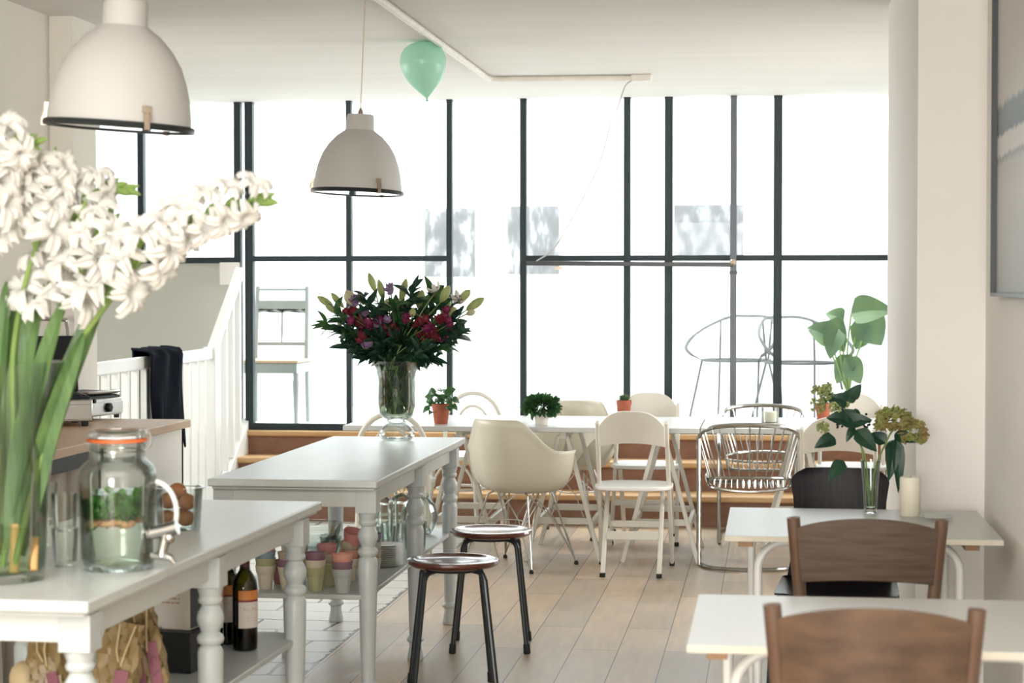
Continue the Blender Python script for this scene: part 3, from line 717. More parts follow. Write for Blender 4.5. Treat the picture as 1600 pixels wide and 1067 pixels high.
def shell_chair(loc, rz, label):
    t = thing('shell_armchair', label, 'chair', loc, rz, 'cream moulded shell armchairs with wire legs')
    def sm(a, b, x): x = max(0, min(1, (x - a) / (b - a))); return x * x * (3 - 2 * x)
    def pt(u, v):
        th = 2 * PI * u; d = abs(((th + PI) % (2 * PI)) - PI)      # 0 at the front, PI at the back
        Hr = 0.425 + (0.63 - 0.425) * sm(0.35, 1.15, d) + (0.80 - 0.63) * sm(1.75, 2.65, d)
        Rr = 0.235 + 0.075 * math.exp(-((d - 1.45) / 0.55) ** 2) + 0.02 * sm(2.2, 3, d)
        r_ = Rr * (math.sin(PI / 2 * v ** 0.85)) ** 0.85 if v > 0 else 0
        z = 0.40 + (Hr - 0.40) * (1 - math.cos(PI / 2 * v ** 1.5))
        if v > 0.97: r_ += 0.010
        return Vector((r_ * math.sin(th) * 1.0, r_ * math.cos(th), z))
    m = MB(); m.grid(lambda u, v: pt(u, v), 56, 22)
    o = m.build('seat_shell', 'cream_shell', t, smooth=80)
    sd = o.modifiers.new('thickness', 'SOLIDIFY'); sd.thickness = 0.007; sd.offset = 0
    feet = [(-0.23, 0.21), (0.23, 0.21), (-0.22, -0.22), (0.22, -0.22)]
    tops = [(-0.11, 0.09), (0.11, 0.09), (-0.10, -0.09), (0.10, -0.09)]
    for (fx, fy), (tx, ty) in zip(feet, tops):
        m = MB(); m.tube([(tx, ty, 0.405), (tx * 1.25, ty * 1.25, 0.39), (fx, fy, 0.015)], 0.0055, 8)
        m.tube([(-tx * 0.4, ty, 0.395), (fx * 0.45, fy * 0.7, 0.26), (fx, fy, 0.018)], 0.0035, 6)
        m.tube([(tx, -ty * 0.4, 0.395), (fx * 0.7, fy * 0.45, 0.26), (fx, fy, 0.018)], 0.0035, 6)
        lg = m.build('leg', 'steel', t)
        MB().lathe([(0.011, 0), (0.012, 0.01), (0.006, 0.022)], (fx, fy, 0), 12).build('foot_glide', 'rubber', lg)
    m = MB(); m.tube([(tops[0][0], tops[0][1], .402), (tops[1][0], tops[1][1], .402), (tops[3][0], tops[3][1], .402), (tops[2][0], tops[2][1], .402)], 0.005, 6, closed=True)
    m.build('mounting_frame', 'steel', t)
    m = MB(); m.tube([(-0.155, -0.14, 0.255), (0, -0.02, 0.25), (0.155, -0.14, 0.255)], 0.0035, 6); m.build('wire_brace', 'steel', t)
    return t
sc = shell_chair((-1.345, 10.58, 0), R(-26), 'cream shell armchair with wire legs on the near side of the long table')
dup(sc, (-1.22, 11.93, 0), R(165), 'cream shell armchair across the table, behind the bushy potted herb')

def chrome_chair(loc, rz, label):
    t = thing('chrome_wire_chair', label, 'chair', loc, rz, 'chrome wire tub chairs at the long table')
    top = smooth_path([(-0.265, 0.22, 0.60), (-0.27, 0.05, 0.635), (-0.262, -0.11, 0.70), (-0.20, -0.225, 0.755), (0, -0.275, 0.772), (0.20, -0.225, 0.755), (0.262, -0.11, 0.70), (0.27, 0.05, 0.635), (0.265, 0.22, 0.60)], 8)
    low = smooth_path([(-0.215, 0.20, 0.475), (-0.225, 0.0, 0.475), (-0.20, -0.13, 0.48), (-0.13, -0.195, 0.487), (0, -0.225, 0.49), (0.13, -0.195, 0.487), (0.20, -0.13, 0.48), (0.225, 0.0, 0.475), (0.215, 0.20, 0.475)], 8)
    m = MB(); m.tube(top, 0.013, 10); m.build('top_rail', 'chrome', t)
    m = MB(); m.tube(low, 0.009, 8); m.build('seat_rail', 'chrome', t)
    m = MB()
    for k in range(15):
        i = 14 + int(k * 36 / 14); a = top[i]; b = low[i]; m.tube([a, a.lerp(b, .5) + Vector((0, -0.01, 0)), b], 0.0042, 6)
    m.build('back_rods', 'chrome', t)
    m = MB(); fr = []
    for k in range(13):
        x = -0.18 + 0.03 * k; yb = -0.225 * math.sqrt(max(0, 1 - (x / 0.24) ** 2)); m.tube([(x, yb, 0.485), (x * 1.02, yb - 0.02, 0.44), (x * 1.02, 0, 0.415), (x, 0.22, 0.425), (x, 0.245, 0.42)], 0.0042, 6)
    m.build('seat_rods', 'chrome', t)
    m = MB(); m.tube(smooth_path([(-0.215, 0.20, 0.475), (-0.21, 0.24, 0.44), (-0.17, 0.25, 0.422), (0, 0.25, 0.42), (0.17, 0.25, 0.422), (0.21, 0.24, 0.44), (0.215, 0.20, 0.475)], 6), 0.009, 8)
    m.tube(smooth_path([(-0.225, -0.05, 0.475), (-0.2, -0.21, 0.44), (-0.1, -0.255, 0.425), (0, -0.262, 0.42), (0.1, -0.255, 0.425), (0.2, -0.21, 0.44), (0.225, -0.05, 0.475)], 6), 0.008, 8)
    m.build('seat_edge', 'chrome', t)
    base = [(-0.268, 0.34, 0.62)]
    m = MB(); pth = smooth_path([(-0.27, 0.05, 0.635), (-0.27, 0.33, 0.60), (-0.27, 0.40, 0.50), (-0.27, 0.40, 0.06), (-0.265, 0.37, 0.014), (-0.26, 0.2, 0.012), (-0.255, -0.08, 0.012), (-0.18, -0.24, 0.012), (0, -0.29, 0.012), (0.18, -0.24, 0.012), (0.255, -0.08, 0.012), (0.26, 0.2, 0.012), (0.265, 0.37, 0.014), (0.27, 0.40, 0.06), (0.27, 0.40, 0.50), (0.27, 0.33, 0.60), (0.27, 0.05, 0.635)], 8)
    m.tube(pth, 0.0105, 10); m.build('cantilever_base', 'chrome', t)
    for s_ in (-1, 1):
        m = MB(); m.tube([(s_ * 0.262, -0.10, 0.70), (s_ * 0.262, -0.11, 0.014)], 0.0105, 10); m.build('rear_leg', 'chrome', t)
    return t
cc = chrome_chair((-0.125, 10.78, 0), R(2), 'chrome wire tub chair on a round floor loop, near side of the long table')
dup(cc, (-0.05, 12.02, 0), R(182), 'chrome wire tub chair across the long table, only its top rail showing')

def cafe_chair(loc, rz, label):
    t = thing('bentwood_chair', label, 'chair', loc, rz, 'cream bentwood cafe chairs at the left end of the long table')
    m = MB(); m.tube([(-0.185, -0.26, 0.0), (-0.18, -0.19, 0.45)] + arc((0, -0.235, 0.64), 0.18, 0.20, 180, 0, 16) + [(0.18, -0.19, 0.45), (0.185, -0.26, 0.0)], 0.014, 10); m.build('back_hoop', 'cream_paint', t)
    m = MB(); m.tube([(-0.10, -0.18, 0.46)] + arc((0, -0.225, 0.62), 0.105, 0.14, 180, 0, 14) + [(0.10, -0.18, 0.46)], 0.010, 8); m.build('inner_hoop', 'cream_paint', t)
    m = MB(); m.lathe([(0.0, 0.455), (0.19, 0.455), (0.205, 0.462), (0.205, 0.478), (0.19, 0.484), (0.0, 0.48)], n=36); m.build('seat', 'white_paint', t)
    for s_ in (-1, 1):
        m = MB(); m.tube([(s_ * 0.13, 0.13, 0.455), (s_ * 0.16, 0.17, 0.0)], [0.017, 0.013], 10); m.build('leg', 'cream_paint', t)
        m = MB(); m.tube(arc((s_ * 0.150, -0.03, 0.28), 0.15, 0.15, 0, 180, 12, 'yz'), 0.008, 8); m.build('leg_arch', 'cream_paint', t)
    m = MB(); m.tube(arc((0, 0.145, 0.29), 0.125, 0.14, 0, 180, 12), 0.008, 8); m.build('leg_arch', 'cream_paint', t)
    m = MB(); m.tube([Vector((0.15 * math.cos(2 * PI * k / 24), -0.01 + 0.16 * math.sin(2 * PI * k / 24), 0.27)) for k in range(24)], 0.008, 8, closed=True); m.build('leg_ring', 'cream_paint', t)
    return t
bc = cafe_chair((-1.98, 10.42, 0), R(4), 'cream bentwood chair with double hoop back behind the clear vase foot')
dup(bc, (-1.88, 11.98, 0), R(170), 'cream bentwood chair across the table, its hoop framing the ivy pot')

def brown_chair(loc, rz, label, wd):
    t = thing('wooden_chair', label, 'chair', loc, rz)
    for s_ in (-1, 1):
        m = MB(); m.tube(smooth_path([(s_ * 0.178, -0.235, 0.0), (s_ * 0.168, -0.19, 0.42), (s_ * 0.176, -0.20, 0.60), (s_ * 0.197, -0.225, 0.845), (s_ * 0.1985, -0.2265, 0.862)], 5) + [Vector((s_ * 0.199, -0.227, 0.871))], [0.018] * 20 + [0.017, 0.009], 14)
        m.build('back_post', 'post_wood', t)
        m = MB(); m.tube([(s_ * 0.165, 0.17, 0.44), (s_ * 0.185, 0.20, 0.0)], [0.019, 0.013], 12); m.build('front_leg', 'post_wood', t)
    def bk(u, v):
        x = (u - 0.5) * 2; zt = 0.873 - 0.027 * x * x - 0.004 * x ** 4; zb = 0.690 + 0.012 * (1 - x * x)
        z = zb + (zt - zb) * v; hw = 0.178 + (z - 0.69) * 0.085
        return (Vector((x * hw, -0.205 - (z - 0.6) * 0.10 - 0.030 * (1 - x * x), z)), Vector((0, -1, 0)))
    m = MB(); m.grid(bk, 26, 8, 0.012); m.build('backrest', wd, t, bevel=0.003)
    m = MB(); m.lathe([(0.0, 0.442), (0.185, 0.442), (0.20, 0.45), (0.20, 0.465), (0.185, 0.47), (0.0, 0.466)], n=36); m.build('seat', 'chair_wood', t)
    m = MB(); m.tube([Vector((0.168 * math.cos(2 * PI * k / 24), -0.01 + 0.178 * math.sin(2 * PI * k / 24), 0.25)) for k in range(24)], 0.009, 8, closed=True); m.build('leg_ring', 'post_wood', t)
    return t
p1 = W(1357, 812, z=0.865); p2 = W(1369, 952, z=0.86)
brown_chair((p1.x, p1.y + 0.22, 0), R(-1), 'dull brown wooden chair with curved back panel at the middle white table', 'chair_wood')
brown_chair((p2.x, p2.y + 0.20, 0), R(-1.5), 'warmer brown wooden chair with curved back panel, nearest the camera', 'chair_wood_warm')

# black plywood chair
t = thing('plywood_chair', 'black plywood chair standing behind the middle white table', 'chair', (0.225, 6.98, 0), R(176))
def sh(u, v):
    x = (u - 0.5) * 2; s_ = v * 0.92
    if s_ < 0.42: y = 0.22 - s_; z = 0.452 - 0.02 * math.sin(PI * s_ / 0.42) + 0.010 * x * x; hw = 0.20 + 0.012 * math.sin(PI * s_ / 0.42)
    else:
        q = (s_ - 0.42) / 0.50; y = -0.20 - 0.03 * math.sin(q * PI * .5) - 0.05 * q + 0.02 * x * x; z = 0.452 + 0.395 * q; hw = 0.185 - 0.025 * math.sin(PI * q) 
        if q > 0.86: hw *= 1 - 0.35 * ((q - 0.86) / 0.14) ** 2.2
    if s_ < 0.06: hw *= 0.85 + 2.5 * s_
    return (Vector((x * hw, y, z)), Vector((0, -0.6, -0.8)) if s_ < 0.42 else Vector((0, -1, 0)))
m = MB(); m.grid(sh, 20, 44, 0.010); m.build('seat_and_back', 'black_ply', t, smooth=50)
for s_ in (-1, 1):
    m = MB(); m.tube(smooth_path([(s_ * 0.10, 0.10, 0.425), (s_ * 0.19, 0.14, 0.415), (s_ * 0.205, 0.17, 0.38), (s_ * 0.225, 0.21, 0.015), (s_ * 0.225, 0.17, 0.012), (s_ * 0.225, -0.18, 0.012), (s_ * 0.225, -0.22, 0.015), (s_ * 0.205, -0.12, 0.38), (s_ * 0.19, -0.10, 0.415), (s_ * 0.10, -0.08, 0.425)], 5), 0.010, 8); m.build('leg_frame', 'black_metal', t)

# ------------------------------------------------------------------ small white tables along the right wall
def cafe_table(x0, x1, y0, y1, label):
    t = thing('cafe_table', label, 'table', (x0, y0, 0))
    w_ = x1 - x0; d = y1 - y0
    MB().box(0, w_, 0, d, 0.722, 0.74).build('tabletop', 'table_white', t, bevel=0.0015)
    e = MB(); e.box(0.0, w_, -0.0012, 0, 0.7235, 0.7385); e.build('edge_band', 'table_edge', t)
    for i, y in enumerate((0.14, d - 0.12)):
        e_ = 0.10 if i == 0 else 0.075
        m = MB(); m.tube([(e_, y, 0.0), (e_, y, 0.60)] + arc((e_ + 0.085, y, 0.62), 0.085, 0.085, 180, 90, 8) + arc((w_ - 0.115 - 0.085, y, 0.62), 0.085, 0.085, 90, 0, 8) + [(w_ - 0.115, y, 0.60), (w_ - 0.115, y, 0.0)], 0.0125, 10); m.build('leg_frame', 'leg_white', t)
    for x in (0.06, w_ - 0.09):
        m = MB(); m.box(x - 0.02, x + 0.025, 0.05, d - 0.05, 0.700, 0.7215); m.build('wooden_batten', 'block_wood', t, bevel=0.002)
    return t
cafe_table(-0.142, 0.690, 6.09, 6.88, 'small white table with thin tubular legs carrying the slim vase and candle')
cafe_table(-0.178, 0.715, 4.22, 4.92, 'small white table nearest the camera with nothing on it')

# candle, saucer, slim vase
c0 = W(1422, 806, z=0.74)
t = thing('pillar_candle', 'thick cream pillar candle on the middle white table', 'candle', (c0.x, c0.y, 0.74))
MB().lathe([(0.0, 0.0), (0.033, 0.0), (0.0345, 0.003), (0.0345, 0.125), (0.032, 0.130), (0.026, 0.126), (0.0, 0.120)], n=32).build('wax', 'candle', t)
MB().tube([(0, 0, 0.118), (0.002, 0, 0.131)], 0.0012, 6).build('wick', 'rubber', t)
c0 = W(1462, 812, z=0.74)
tag(MB().lathe([(0.0, 0.742), (0.03, 0.742), (0.055, 0.750), (0.056, 0.752), (0.03, 0.746), (0.0, 0.745)], (c0.x, c0.y, 0), 32).build('glass_saucer', 'glass_thick'), 'flat clear glass saucer right of the pillar candle', 'saucer')
v0 = W(1360, 801, z=0.74)
t = thing('bud_vase', 'slim flared glass vase holding ivy and hydrangea on the middle white table', 'vase', (v0.x, v0.y, 0.74))
MB().lathe([(0.0, 0.002), (0.020, 0.0), (0.023, 0.004), (0.022, 0.02), (0.026, 0.09), (0.034, 0.178), (0.0325, 0.178), (0.0245, 0.09), (0.0205, 0.02), (0.0, 0.016)], n=32).build('vase_glass', 'glass_vase', t)
MB().lathe([(0.0, 0.0165), (0.0203, 0.018), (0.0240, 0.088), (0.0, 0.088)], n=28).build('water', 'water', t)
V0 = Vector((v0.x, v0.y, 0.74))
def VW(px, py, dy=0.0): return W(px, py, Y=v0.y + dy)
# hydrangea stem
t = thing('hydrangea', 'drooping green and rust hydrangea head with dark leaves in the slim vase', 'flower', V0)
q = lambda px, py, dy=0: VW(px, py, dy) - V0
m = MB(); m.tube(smooth_path([Vector((0.006, 0, 0.02)), q(1367, 735), q(1385, 690), q(1396, 672), q(1412, 668)], 6), [0.0032] * 25, 8); m.build('stem', 'stem_green', t)
m = MB(); random.seed(11)
for k in range(520):
    lobe = k % 5 < 3
    cx, cy, rx, ry, rd = (1396, 660, 31, 25, 0.066) if lobe else (1427, 680, 23, 25, 0.05)
    d = Vector((rnd(-1, 1), rnd(-1, 1), rnd(-1, 1))); d = d.normalized() * rnd(0.75, 1.0)
    if d.z < -0.45: d.z *= 0.3
    c = q(cx + d.x * rx, cy - d.z * ry, d.y * rd); rr = rnd(0.0055, 0.0095)
    T = Matrix.Rotation(rnd(0, PI), 4, 'Z') @ Matrix.Rotation(rnd(-1.2, 1.2), 4, 'X')
    for k2 in range(4):
        T2 = T @ Matrix.Rotation(k2 * PI / 2, 4, 'Z'); dd = T2 @ Vector((rr * 0.75, 0, 0))
        m.ball(c + dd, rr * 0.8, rr * 0.65, rr * 0.3, 6, T2)
m.build('flower_head', 'hydrangea', t)
m = MB()
for b, e, w_, dy in (((1396, 688), (1390, 752), 0.052, -.03), ((1400, 684), (1406, 770), 0.045, -.02), ((1385, 692), (1358, 676), 0.05, 0.02), ((1398, 678), (1430, 690), 0.05, -.03), ((1388, 690), (1405, 712), 0.06, 0.0)):
    m.leaf(q(*b), q(*e, dy), w_, (0.2, -1, 0.3), 0.12, 1)
m.build('leaves', 'leaf_dark', t)
# ivy sprigs
def sprig(label, path, leaves, umbels, berries=(), grp=None):
    t = thing('ivy_sprig', label, 'ivy', V0)
    m = MB(); m.tube(smooth_path([Vector((-0.004, 0, 0.02))] + [q(*p) for p in path], 6), 0.0026, 6); m.build('stem', 'stem_green', t)
    m = MB()
    for b, e, w_, dy in leaves: m.leaf(q(*b), q(*e, dy), w_, (rnd(-.3, .3), -1, 0.35), 0.12, 1)
    m.build('leaves', 'leaf_dark', t)
    if umbels:
        for c, r_ in umbels:
            m = MB(); r_ *= 1.15
            c0 = q(*c, rnd(-.02, .02))
            for k in range(52):
                d = Vector((rnd(-1, 1), rnd(-1, 1), rnd(-0.7, 1))).normalized() * r_ * rnd(0.8, 1.0)
                m.tube([c0, c0 + d], 0.0006, 4, cap=False); m.ball(c0 + d, 0.0042, n=6)
            m.build('umbel', 'umbel', t)
    if berries:
        m = MB()
        for c in berries:
            for k in range(7):
                cc_ = q(*c, 0) + Vector((rnd(-.012, .012), rnd(-.012, .012), rnd(-.012, .012))); m.ball(cc_, 0.0045, n=8)
        m.build('berries', 'berry', t)
    return t
random.seed(5)
sprig('tall ivy sprig with pale umbels rising left from the slim vase', [(1352, 715), (1335, 680), (1318, 655), (1308, 630), (1300, 612)],
      [((1318, 640), (1290, 612), .05, .02), ((1322, 625), (1340, 610), .05, 0), ((1325, 630), (1300, 618), .055, -.02), ((1320, 655), (1292, 652), .05, -.02), ((1326, 645), (1348, 660), .05, 0.02), ((1330, 662), (1306, 648), .05, 0.0), ((1305, 685), (1273, 698), .055, -.03), ((1330, 622), (1345, 600), .045, -.01)],
      [((1277, 634), 0.026), ((1290, 618), 0.018), ((1317, 630), 0.02), ((1305, 637), 0.018), ((1286, 668), 0.018), ((1276, 610), 0.016), ((1292, 606), 0.016)])
sprig('ivy sprig with dark berries and one low hanging leaf in the slim vase', [(1348, 712), (1342, 690), (1330, 672), (1345, 662)],
      [((1322, 660), (1362, 655), .055, -.02), ((1338, 672), (1370, 705), .06, -.02), ((1318, 720), (1294, 752), .05, -.04), ((1335, 655), (1315, 640), .05, 0), ((1335, 668), (1322, 690), .03, -.02)], [],
      [(1348, 652), (1354, 662), (1312, 664), (1325, 662)])

# ------------------------------------------------------------------ pots on the long table
def pot(name, label, px, py, m_, r0, r1, h, z=0.74, cat='potted plant', rim=True, grp=None):
    c = W(px, py, z=z); t = thing(name, label, cat, (c.x, c.y, z))
    pr = [(0.0, 0.0), (r0, 0.0)] + ([(r1 * 0.93, h * 0.75), (r1, h * 0.76), (r1, h)] if rim else [(r1, h)]) + [(r1 - 0.006, h), (r1 - 0.008, h * 0.85), (0, h * 0.85)]
    MB().lathe(pr, n=28).build('pot', m_, t, smooth=30)
    MB().lathe([(0, h * 0.86), (r1 - 0.007, h * 0.86)], n=24, cap0=False).build('soil', 'soil', t)
    return t
t = pot('potted_ivy', 'small potted ivy in a terracotta pot on the long white table', 689, 662, 'terracotta', 0.036, 0.052, 0.11, rim=False)
random.seed(21); m = MB()
for k in range(34):
    a = rnd(0, 2 * PI); rr = rnd(0.03, 0.12); z0 = 0.11 + rnd(0, 0.07) - max(0, rr - .07) * 1.0
    b = Vector((rr * .6 * math.cos(a), rr * .6 * math.sin(a), z0)); m.leaf(b, b + Vector((0.05 * math.cos(a), 0.05 * math.sin(a), rnd(-0.04, 0.025))), 0.05, (math.cos(a) * .5, -0.8, .8), 0.2, 1)
    m.tube([(0, 0, 0.09), b], 0.0012, 4)
m.build('foliage', 'leaf_mid', t)
t = pot('potted_herb', 'dense bushy green potted herb in a pale pot on the long white table', 846, 663, 'label_white', 0.034, 0.044, 0.07, rim=False)
m = MB()
for k in range(1000):
    d = Vector((rnd(-1, 1), rnd(-1, 1), rnd(-.5, 1))).normalized(); b = Vector((0, 0, 0.095)) + Vector((d.x * 0.10, d.y * 0.10, d.z * 0.062)) * rnd(.5, 1)
    m.leaf(b, b + d * 0.026 + Vector((0, 0, rnd(-.01, .01))), 0.021, (rnd(-1, 1), rnd(-1, 1), 1), 0.1, 1, n=3)
m.build('foliage', 'leaf_mid', t)
t = pot('potted_succulent', 'tiny grey succulent in an orange terracotta pot beside the far folding chair', 975, 652, 'terracotta', 0.033, 0.045, 0.10)
m = MB()
for k in range(46):
    a = k * 2.4; e = 0.3 + 0.9 * (k / 46); r_ = 0.055
    m.leaf((0, 0, 0.09), (r_ * math.cos(a) * math.cos(e), r_ * math.sin(a) * math.cos(e), 0.095 + 0.045 * math.sin(e)), 0.018, (0, 0, 1), -0.1, 0, n=4)
m.build('rosette', 'leaf_pale', t)
t = pot('potted_succulent', 'small terracotta pot half hidden behind the pale ivy umbels', 1286, 656, 'terracotta', 0.034, 0.046, 0.095)
m = MB()
for k in range(30):
    a = k * 2.4; e = 0.4 + 0.9 * (k / 30); m.leaf((0, 0, 0.085), (0.05 * math.cos(a) * math.cos(e), 0.05 * math.sin(a) * math.cos(e), 0.09 + 0.05 * math.sin(e)), 0.02, (0, 0, 1), -0.1, 0, n=4)
m.build('rosette', 'leaf_mid', t)
c = W(1203, 660, z=0.74)
t = thing('candle_jar', 'cream candle in a short clear glass on the long white table', 'candle', (c.x, c.y, 0.74))
MB().lathe([(0, 0.004), (0.044, 0.004), (0.044, 0.062), (0, 0.062)], n=28).build('wax', 'candle', t)
MB().lathe([(0, 0), (0.047, 0), (0.05, 0.085), (0.047, 0.085), (0.045, 0.003), (0, 0.003)], n=32).build('glass', 'glass_thick', t)

# ------------------------------------------------------------------ furniture beyond the glass
t = thing('kitchen_chair', 'pale old wooden chair beyond the glass at the left end', 'chair', (-3.46, 13.62, FL2), R(180))
for s_ in (-1, 1):
    MB().tube([(s_ * 0.19, -0.20, 0), (s_ * 0.185, -0.18, 0.45), (s_ * 0.18, -0.23, 0.96)], 0.016, 8).build('back_post', 'pale_chair', t)
    MB().lathe([(0.014, 0), (0.02, 0.2), (0.024, 0.3), (0.018, 0.32), (0.022, 0.36)], (s_ * 0.2, 0.2, 0), 12).build('front_leg', 'pale_chair', t)
MB().box(-0.21, 0.21, -0.20, 0.22, 0.36, 0.43).build('seat_frame', 'pale_chair', t, bevel=0.004)
MB().box(-0.22, 0.22, -0.19, 0.23, 0.432, 0.45).build('seat', 'counter_wood', t, bevel=0.005)
m = MB(); m.box(-0.18, 0.18, -0.225, -0.205, 0.80, 0.86); m.box(-0.18, 0.18, -0.235, -0.215, 0.93, 0.945); m.box(-0.18, 0.18, -0.215, -0.195, 0.54, 0.565)
for x in (-0.09, 0.09):
    m.prism([(x + 0.09 * math.cos(R(a)), 0.80 - 0.03 * (1 - abs(math.sin(R(a))))) for a in range(0, 181, 20)][::-1] + [(x - 0.09, 0.805), (x + 0.09, 0.805)][::1], lambda u, v, w_: Vector((u, -0.222 + w_, v)), 0.014)
m.build('back_rails', 'pale_chair', t)
m = MB(); m.tube([(0, -0.205, 0.55), (0, -0.215, 0.66), (0, -0.22, 0.81)], [0.006, 0.010, 0.006], 8); m.build('spindle', 'pale_chair', t)
def wire_chair(px, py, rz, label, s_=1.0):
    c = W(px, py, z=FL2); t = thing('wire_garden_chair', label, 'chair', (c.x, c.y, FL2), rz, 'wire hoop chairs beyond the glass')
    m = MB(); m.tube(smooth_path([(-0.27, 0.20, 0.46), (-0.33, 0.16, 0.52), (-0.31, -0.02, 0.62), (-0.17, -0.24, 0.725), (0, -0.28, 0.74), (0.17, -0.24, 0.725), (0.31, -0.02, 0.62), (0.33, 0.16, 0.52), (0.27, 0.20, 0.46)], 6), 0.012, 8); m.build('arm_rail', 'wire_grey', t)
    m = MB(); m.tube([Vector((0.25 * math.cos(2 * PI * k / 28), 0.25 * math.sin(2 * PI * k / 28), 0.42 )) for k in range(28)], 0.009, 8, closed=True); m.build('seat_ring', 'wire_grey', t)
    for sx in (-1, 1):
        m = MB(); m.tube([(sx * 0.27, 0.20, 0.46), (sx * 0.22, 0.12, 0.42), (sx * 0.26, 0.26, 0.0)], 0.009, 8); m.build('leg', 'wire_grey', t)
        m = MB(); m.tube([(sx * 0.20, -0.20, 0.70), (sx * 0.19, -0.16, 0.42), (sx * 0.25, -0.28, 0.0)], 0.009, 8); m.build('leg', 'wire_grey', t)
    return t
w0 = wire_chair(1150, 652, R(160), 'thin wire hoop chair beyond the glass, left of the pair')
dup(w0, (w0.location.x + 0.46, w0.location.y - 0.42, FL2), R(205), 'thin wire hoop chair beyond the glass, right of the pair beside the big leaves')
# big leaved plant
pc = W(1318, 648, z=FL2); py_ = pc.y
t = thing('large_leaf_plant', 'large leaved green plant standing beyond the glass at the right', 'plant', (pc.x, 14.1, FL2))
L0 = Vector((pc.x, 14.1, FL2)); q3 = lambda px, py, dy=0: W(px, py, Y=14.1 + dy) - L0
MB().lathe([(0, 0), (0.11, 0), (0.15, 0.24), (0.14, 0.24), (0, 0.22)], n=28).build('pot', 'label_white', t)
m = MB(); lf = MB(); random.seed(3)
tips = [((1300, 530), (1262, 510), .20, -.1), ((1285, 505), (1322, 548), .22, .05), ((1345, 490), (1378, 540), .26, .0), ((1330, 490), (1395, 482), .22, -.1), ((1310, 515), (1295, 560), .16, -.15), ((1320, 560), (1348, 600), .16, -.1), ((1330, 555), (1305, 600), .15, -.05), ((1355, 515), (1335, 545), .18, .1), ((1318, 500), (1290, 488), .14, .1)]
for b, e, w_, dy in tips:
    m.tube(smooth_path([Vector((0, 0, 0.2)), (q3(1318, 610) + q3(*b, dy)) / 2, q3(*b, dy)], 5), 0.006, 6)
    lf.leaf(q3(*b, dy), q3(*e, dy + rnd(-.05, .05)), w_, (rnd(-.4, .4), -1, .5), 0.15, 1, n=8)
m.build('stems', 'stem_green', t); lf.build('leaves', 'leaf_pale', t)
# copper lamp seen through the left pane
c = W(184, 362, Y=14.2)
t = thing('copper_lamp', 'small copper wire pendant lamp beyond the glass at far left', 'lamp', (c.x, 14.2, c.z - 0.13))
m = MB()
for k in range(10):
    a = 2 * PI * k / 10; m.tube(smooth_path([(0.02 * math.cos(a), 0.02 * math.sin(a), 0.20), (0.09 * math.cos(a + .3), 0.09 * math.sin(a + .3), 0.17), (0.115 * math.cos(a + .8), 0.115 * math.sin(a + .8), 0.09), (0.075 * math.cos(a + 1.2), 0.075 * math.sin(a + 1.2), 0.02)], 4), 0.004, 6)
m.tube([Vector((0.075 * math.cos(2 * PI * k / 20), 0.075 * math.sin(2 * PI * k / 20), 0.02)) for k in range(20)], 0.005, 6, closed=True); m.build('wire_shade', 'copper', t)
MB().lathe([(0.0, -0.02), (0.06, -0.02), (0.07, 0.03), (0.03, 0.09), (0.02, 0.2), (0.0, 0.2)], n=20).build('inner_shade', 'lamp_white', t)
MB().tube([(0, 0, 0.2), (0, 0, 2.2)], 0.003, 6).build('cord', 'conduit', t)

# ------------------------------------------------------------------ jacket on the balustrade
tag_c = Vector((-3.5, 0, 0)); yj = W(246, 570, X=-3.5).y
def jack(u, v):
    y = (u - 0.5) * 0.62 * (1 - 0.25 * max(0, v - 0.5)); d = (v - 0.42)
    if d < 0: dx = -0.055 - 0.02 * abs(d); z = 0.055 + d * 1.25
    else:
        dx = -0.055 + min(d / 0.12, 1) * 0.125; z = 0.055 - max(0, d - 0.10) * (1.25 if u > 0.30 else 0.95)
    if abs(d) < 0.1: z = 0.055 + 0.012 * math.cos(d * 15)
    if v > 0.5: z -= 0.10 * math.sin(u * 5.5 + 0.5) * (v - 0.5) * 2 ; dx += 0.02 * math.sin(u * 17) * (v - 0.4)
    z += 0.008 * math.sin(u * 23)
    return (Vector((dx + 0.012 * math.sin(u * 14 + v * 6), y + 0.03 * math.sin(v * 7), z)), Vector((0.9 if d > 0 else -0.9, 0, 0.5)).normalized())
m = MB(); m.grid(jack, 40, 50, 0.012)
m.prism([(-0.24, 0.0), (-0.17, 0.02), (-0.15, -0.66), (-0.22, -0.68)], lambda u, v, w_: Vector((0.055 + w_, u, v)), 0.02)
jo = m.build('dark_jacket', 'cloth_navy', smooth=60); jo.location = (-3.5, yj, 1.075); tag(jo, 'dark navy jacket draped over the white balustrade handrail', 'jacket')

# ------------------------------------------------------------------ lily bouquet
b0 = W(620, 688, z=0.82)
B0 = Vector((b0.x, b0.y, 0.82))
t = thing('footed_vase', 'clear footed glass vase with flared rim on the middle grey table', 'vase', B0)
MB().lathe([(0.0, 0.004), (0.045, 0.0), (0.066, 0.004), (0.079, 0.022), (0.078, 0.042), (0.062, 0.062), (0.044, 0.074), (0.040, 0.084), (0.046, 0.094), (0.066, 0.104), (0.080, 0.125), (0.083, 0.16), (0.082, 0.22), (0.083, 0.27), (0.092, 0.32), (0.115, 0.352),
            (0.1125, 0.353), (0.089, 0.322), (0.0795, 0.27), (0.0785, 0.22), (0.079, 0.16), (0.076, 0.128), (0.062, 0.108), (0.0, 0.100)], n=44).build('vase_glass', 'glass_vase', t, smooth=60)
MB().lathe([(0.0, 0.102), (0.060, 0.109), (0.0745, 0.129), (0.0775, 0.16), (0.077, 0.22), (0.0775, 0.25), (0.0, 0.25)], n=36).build('water', 'water_green', t)
def bq(cx, cy, dy=0.0): return W(480 + cx / 3.68, 410 + cy / 3.68, Y=B0.y + dy)
random.seed(42)
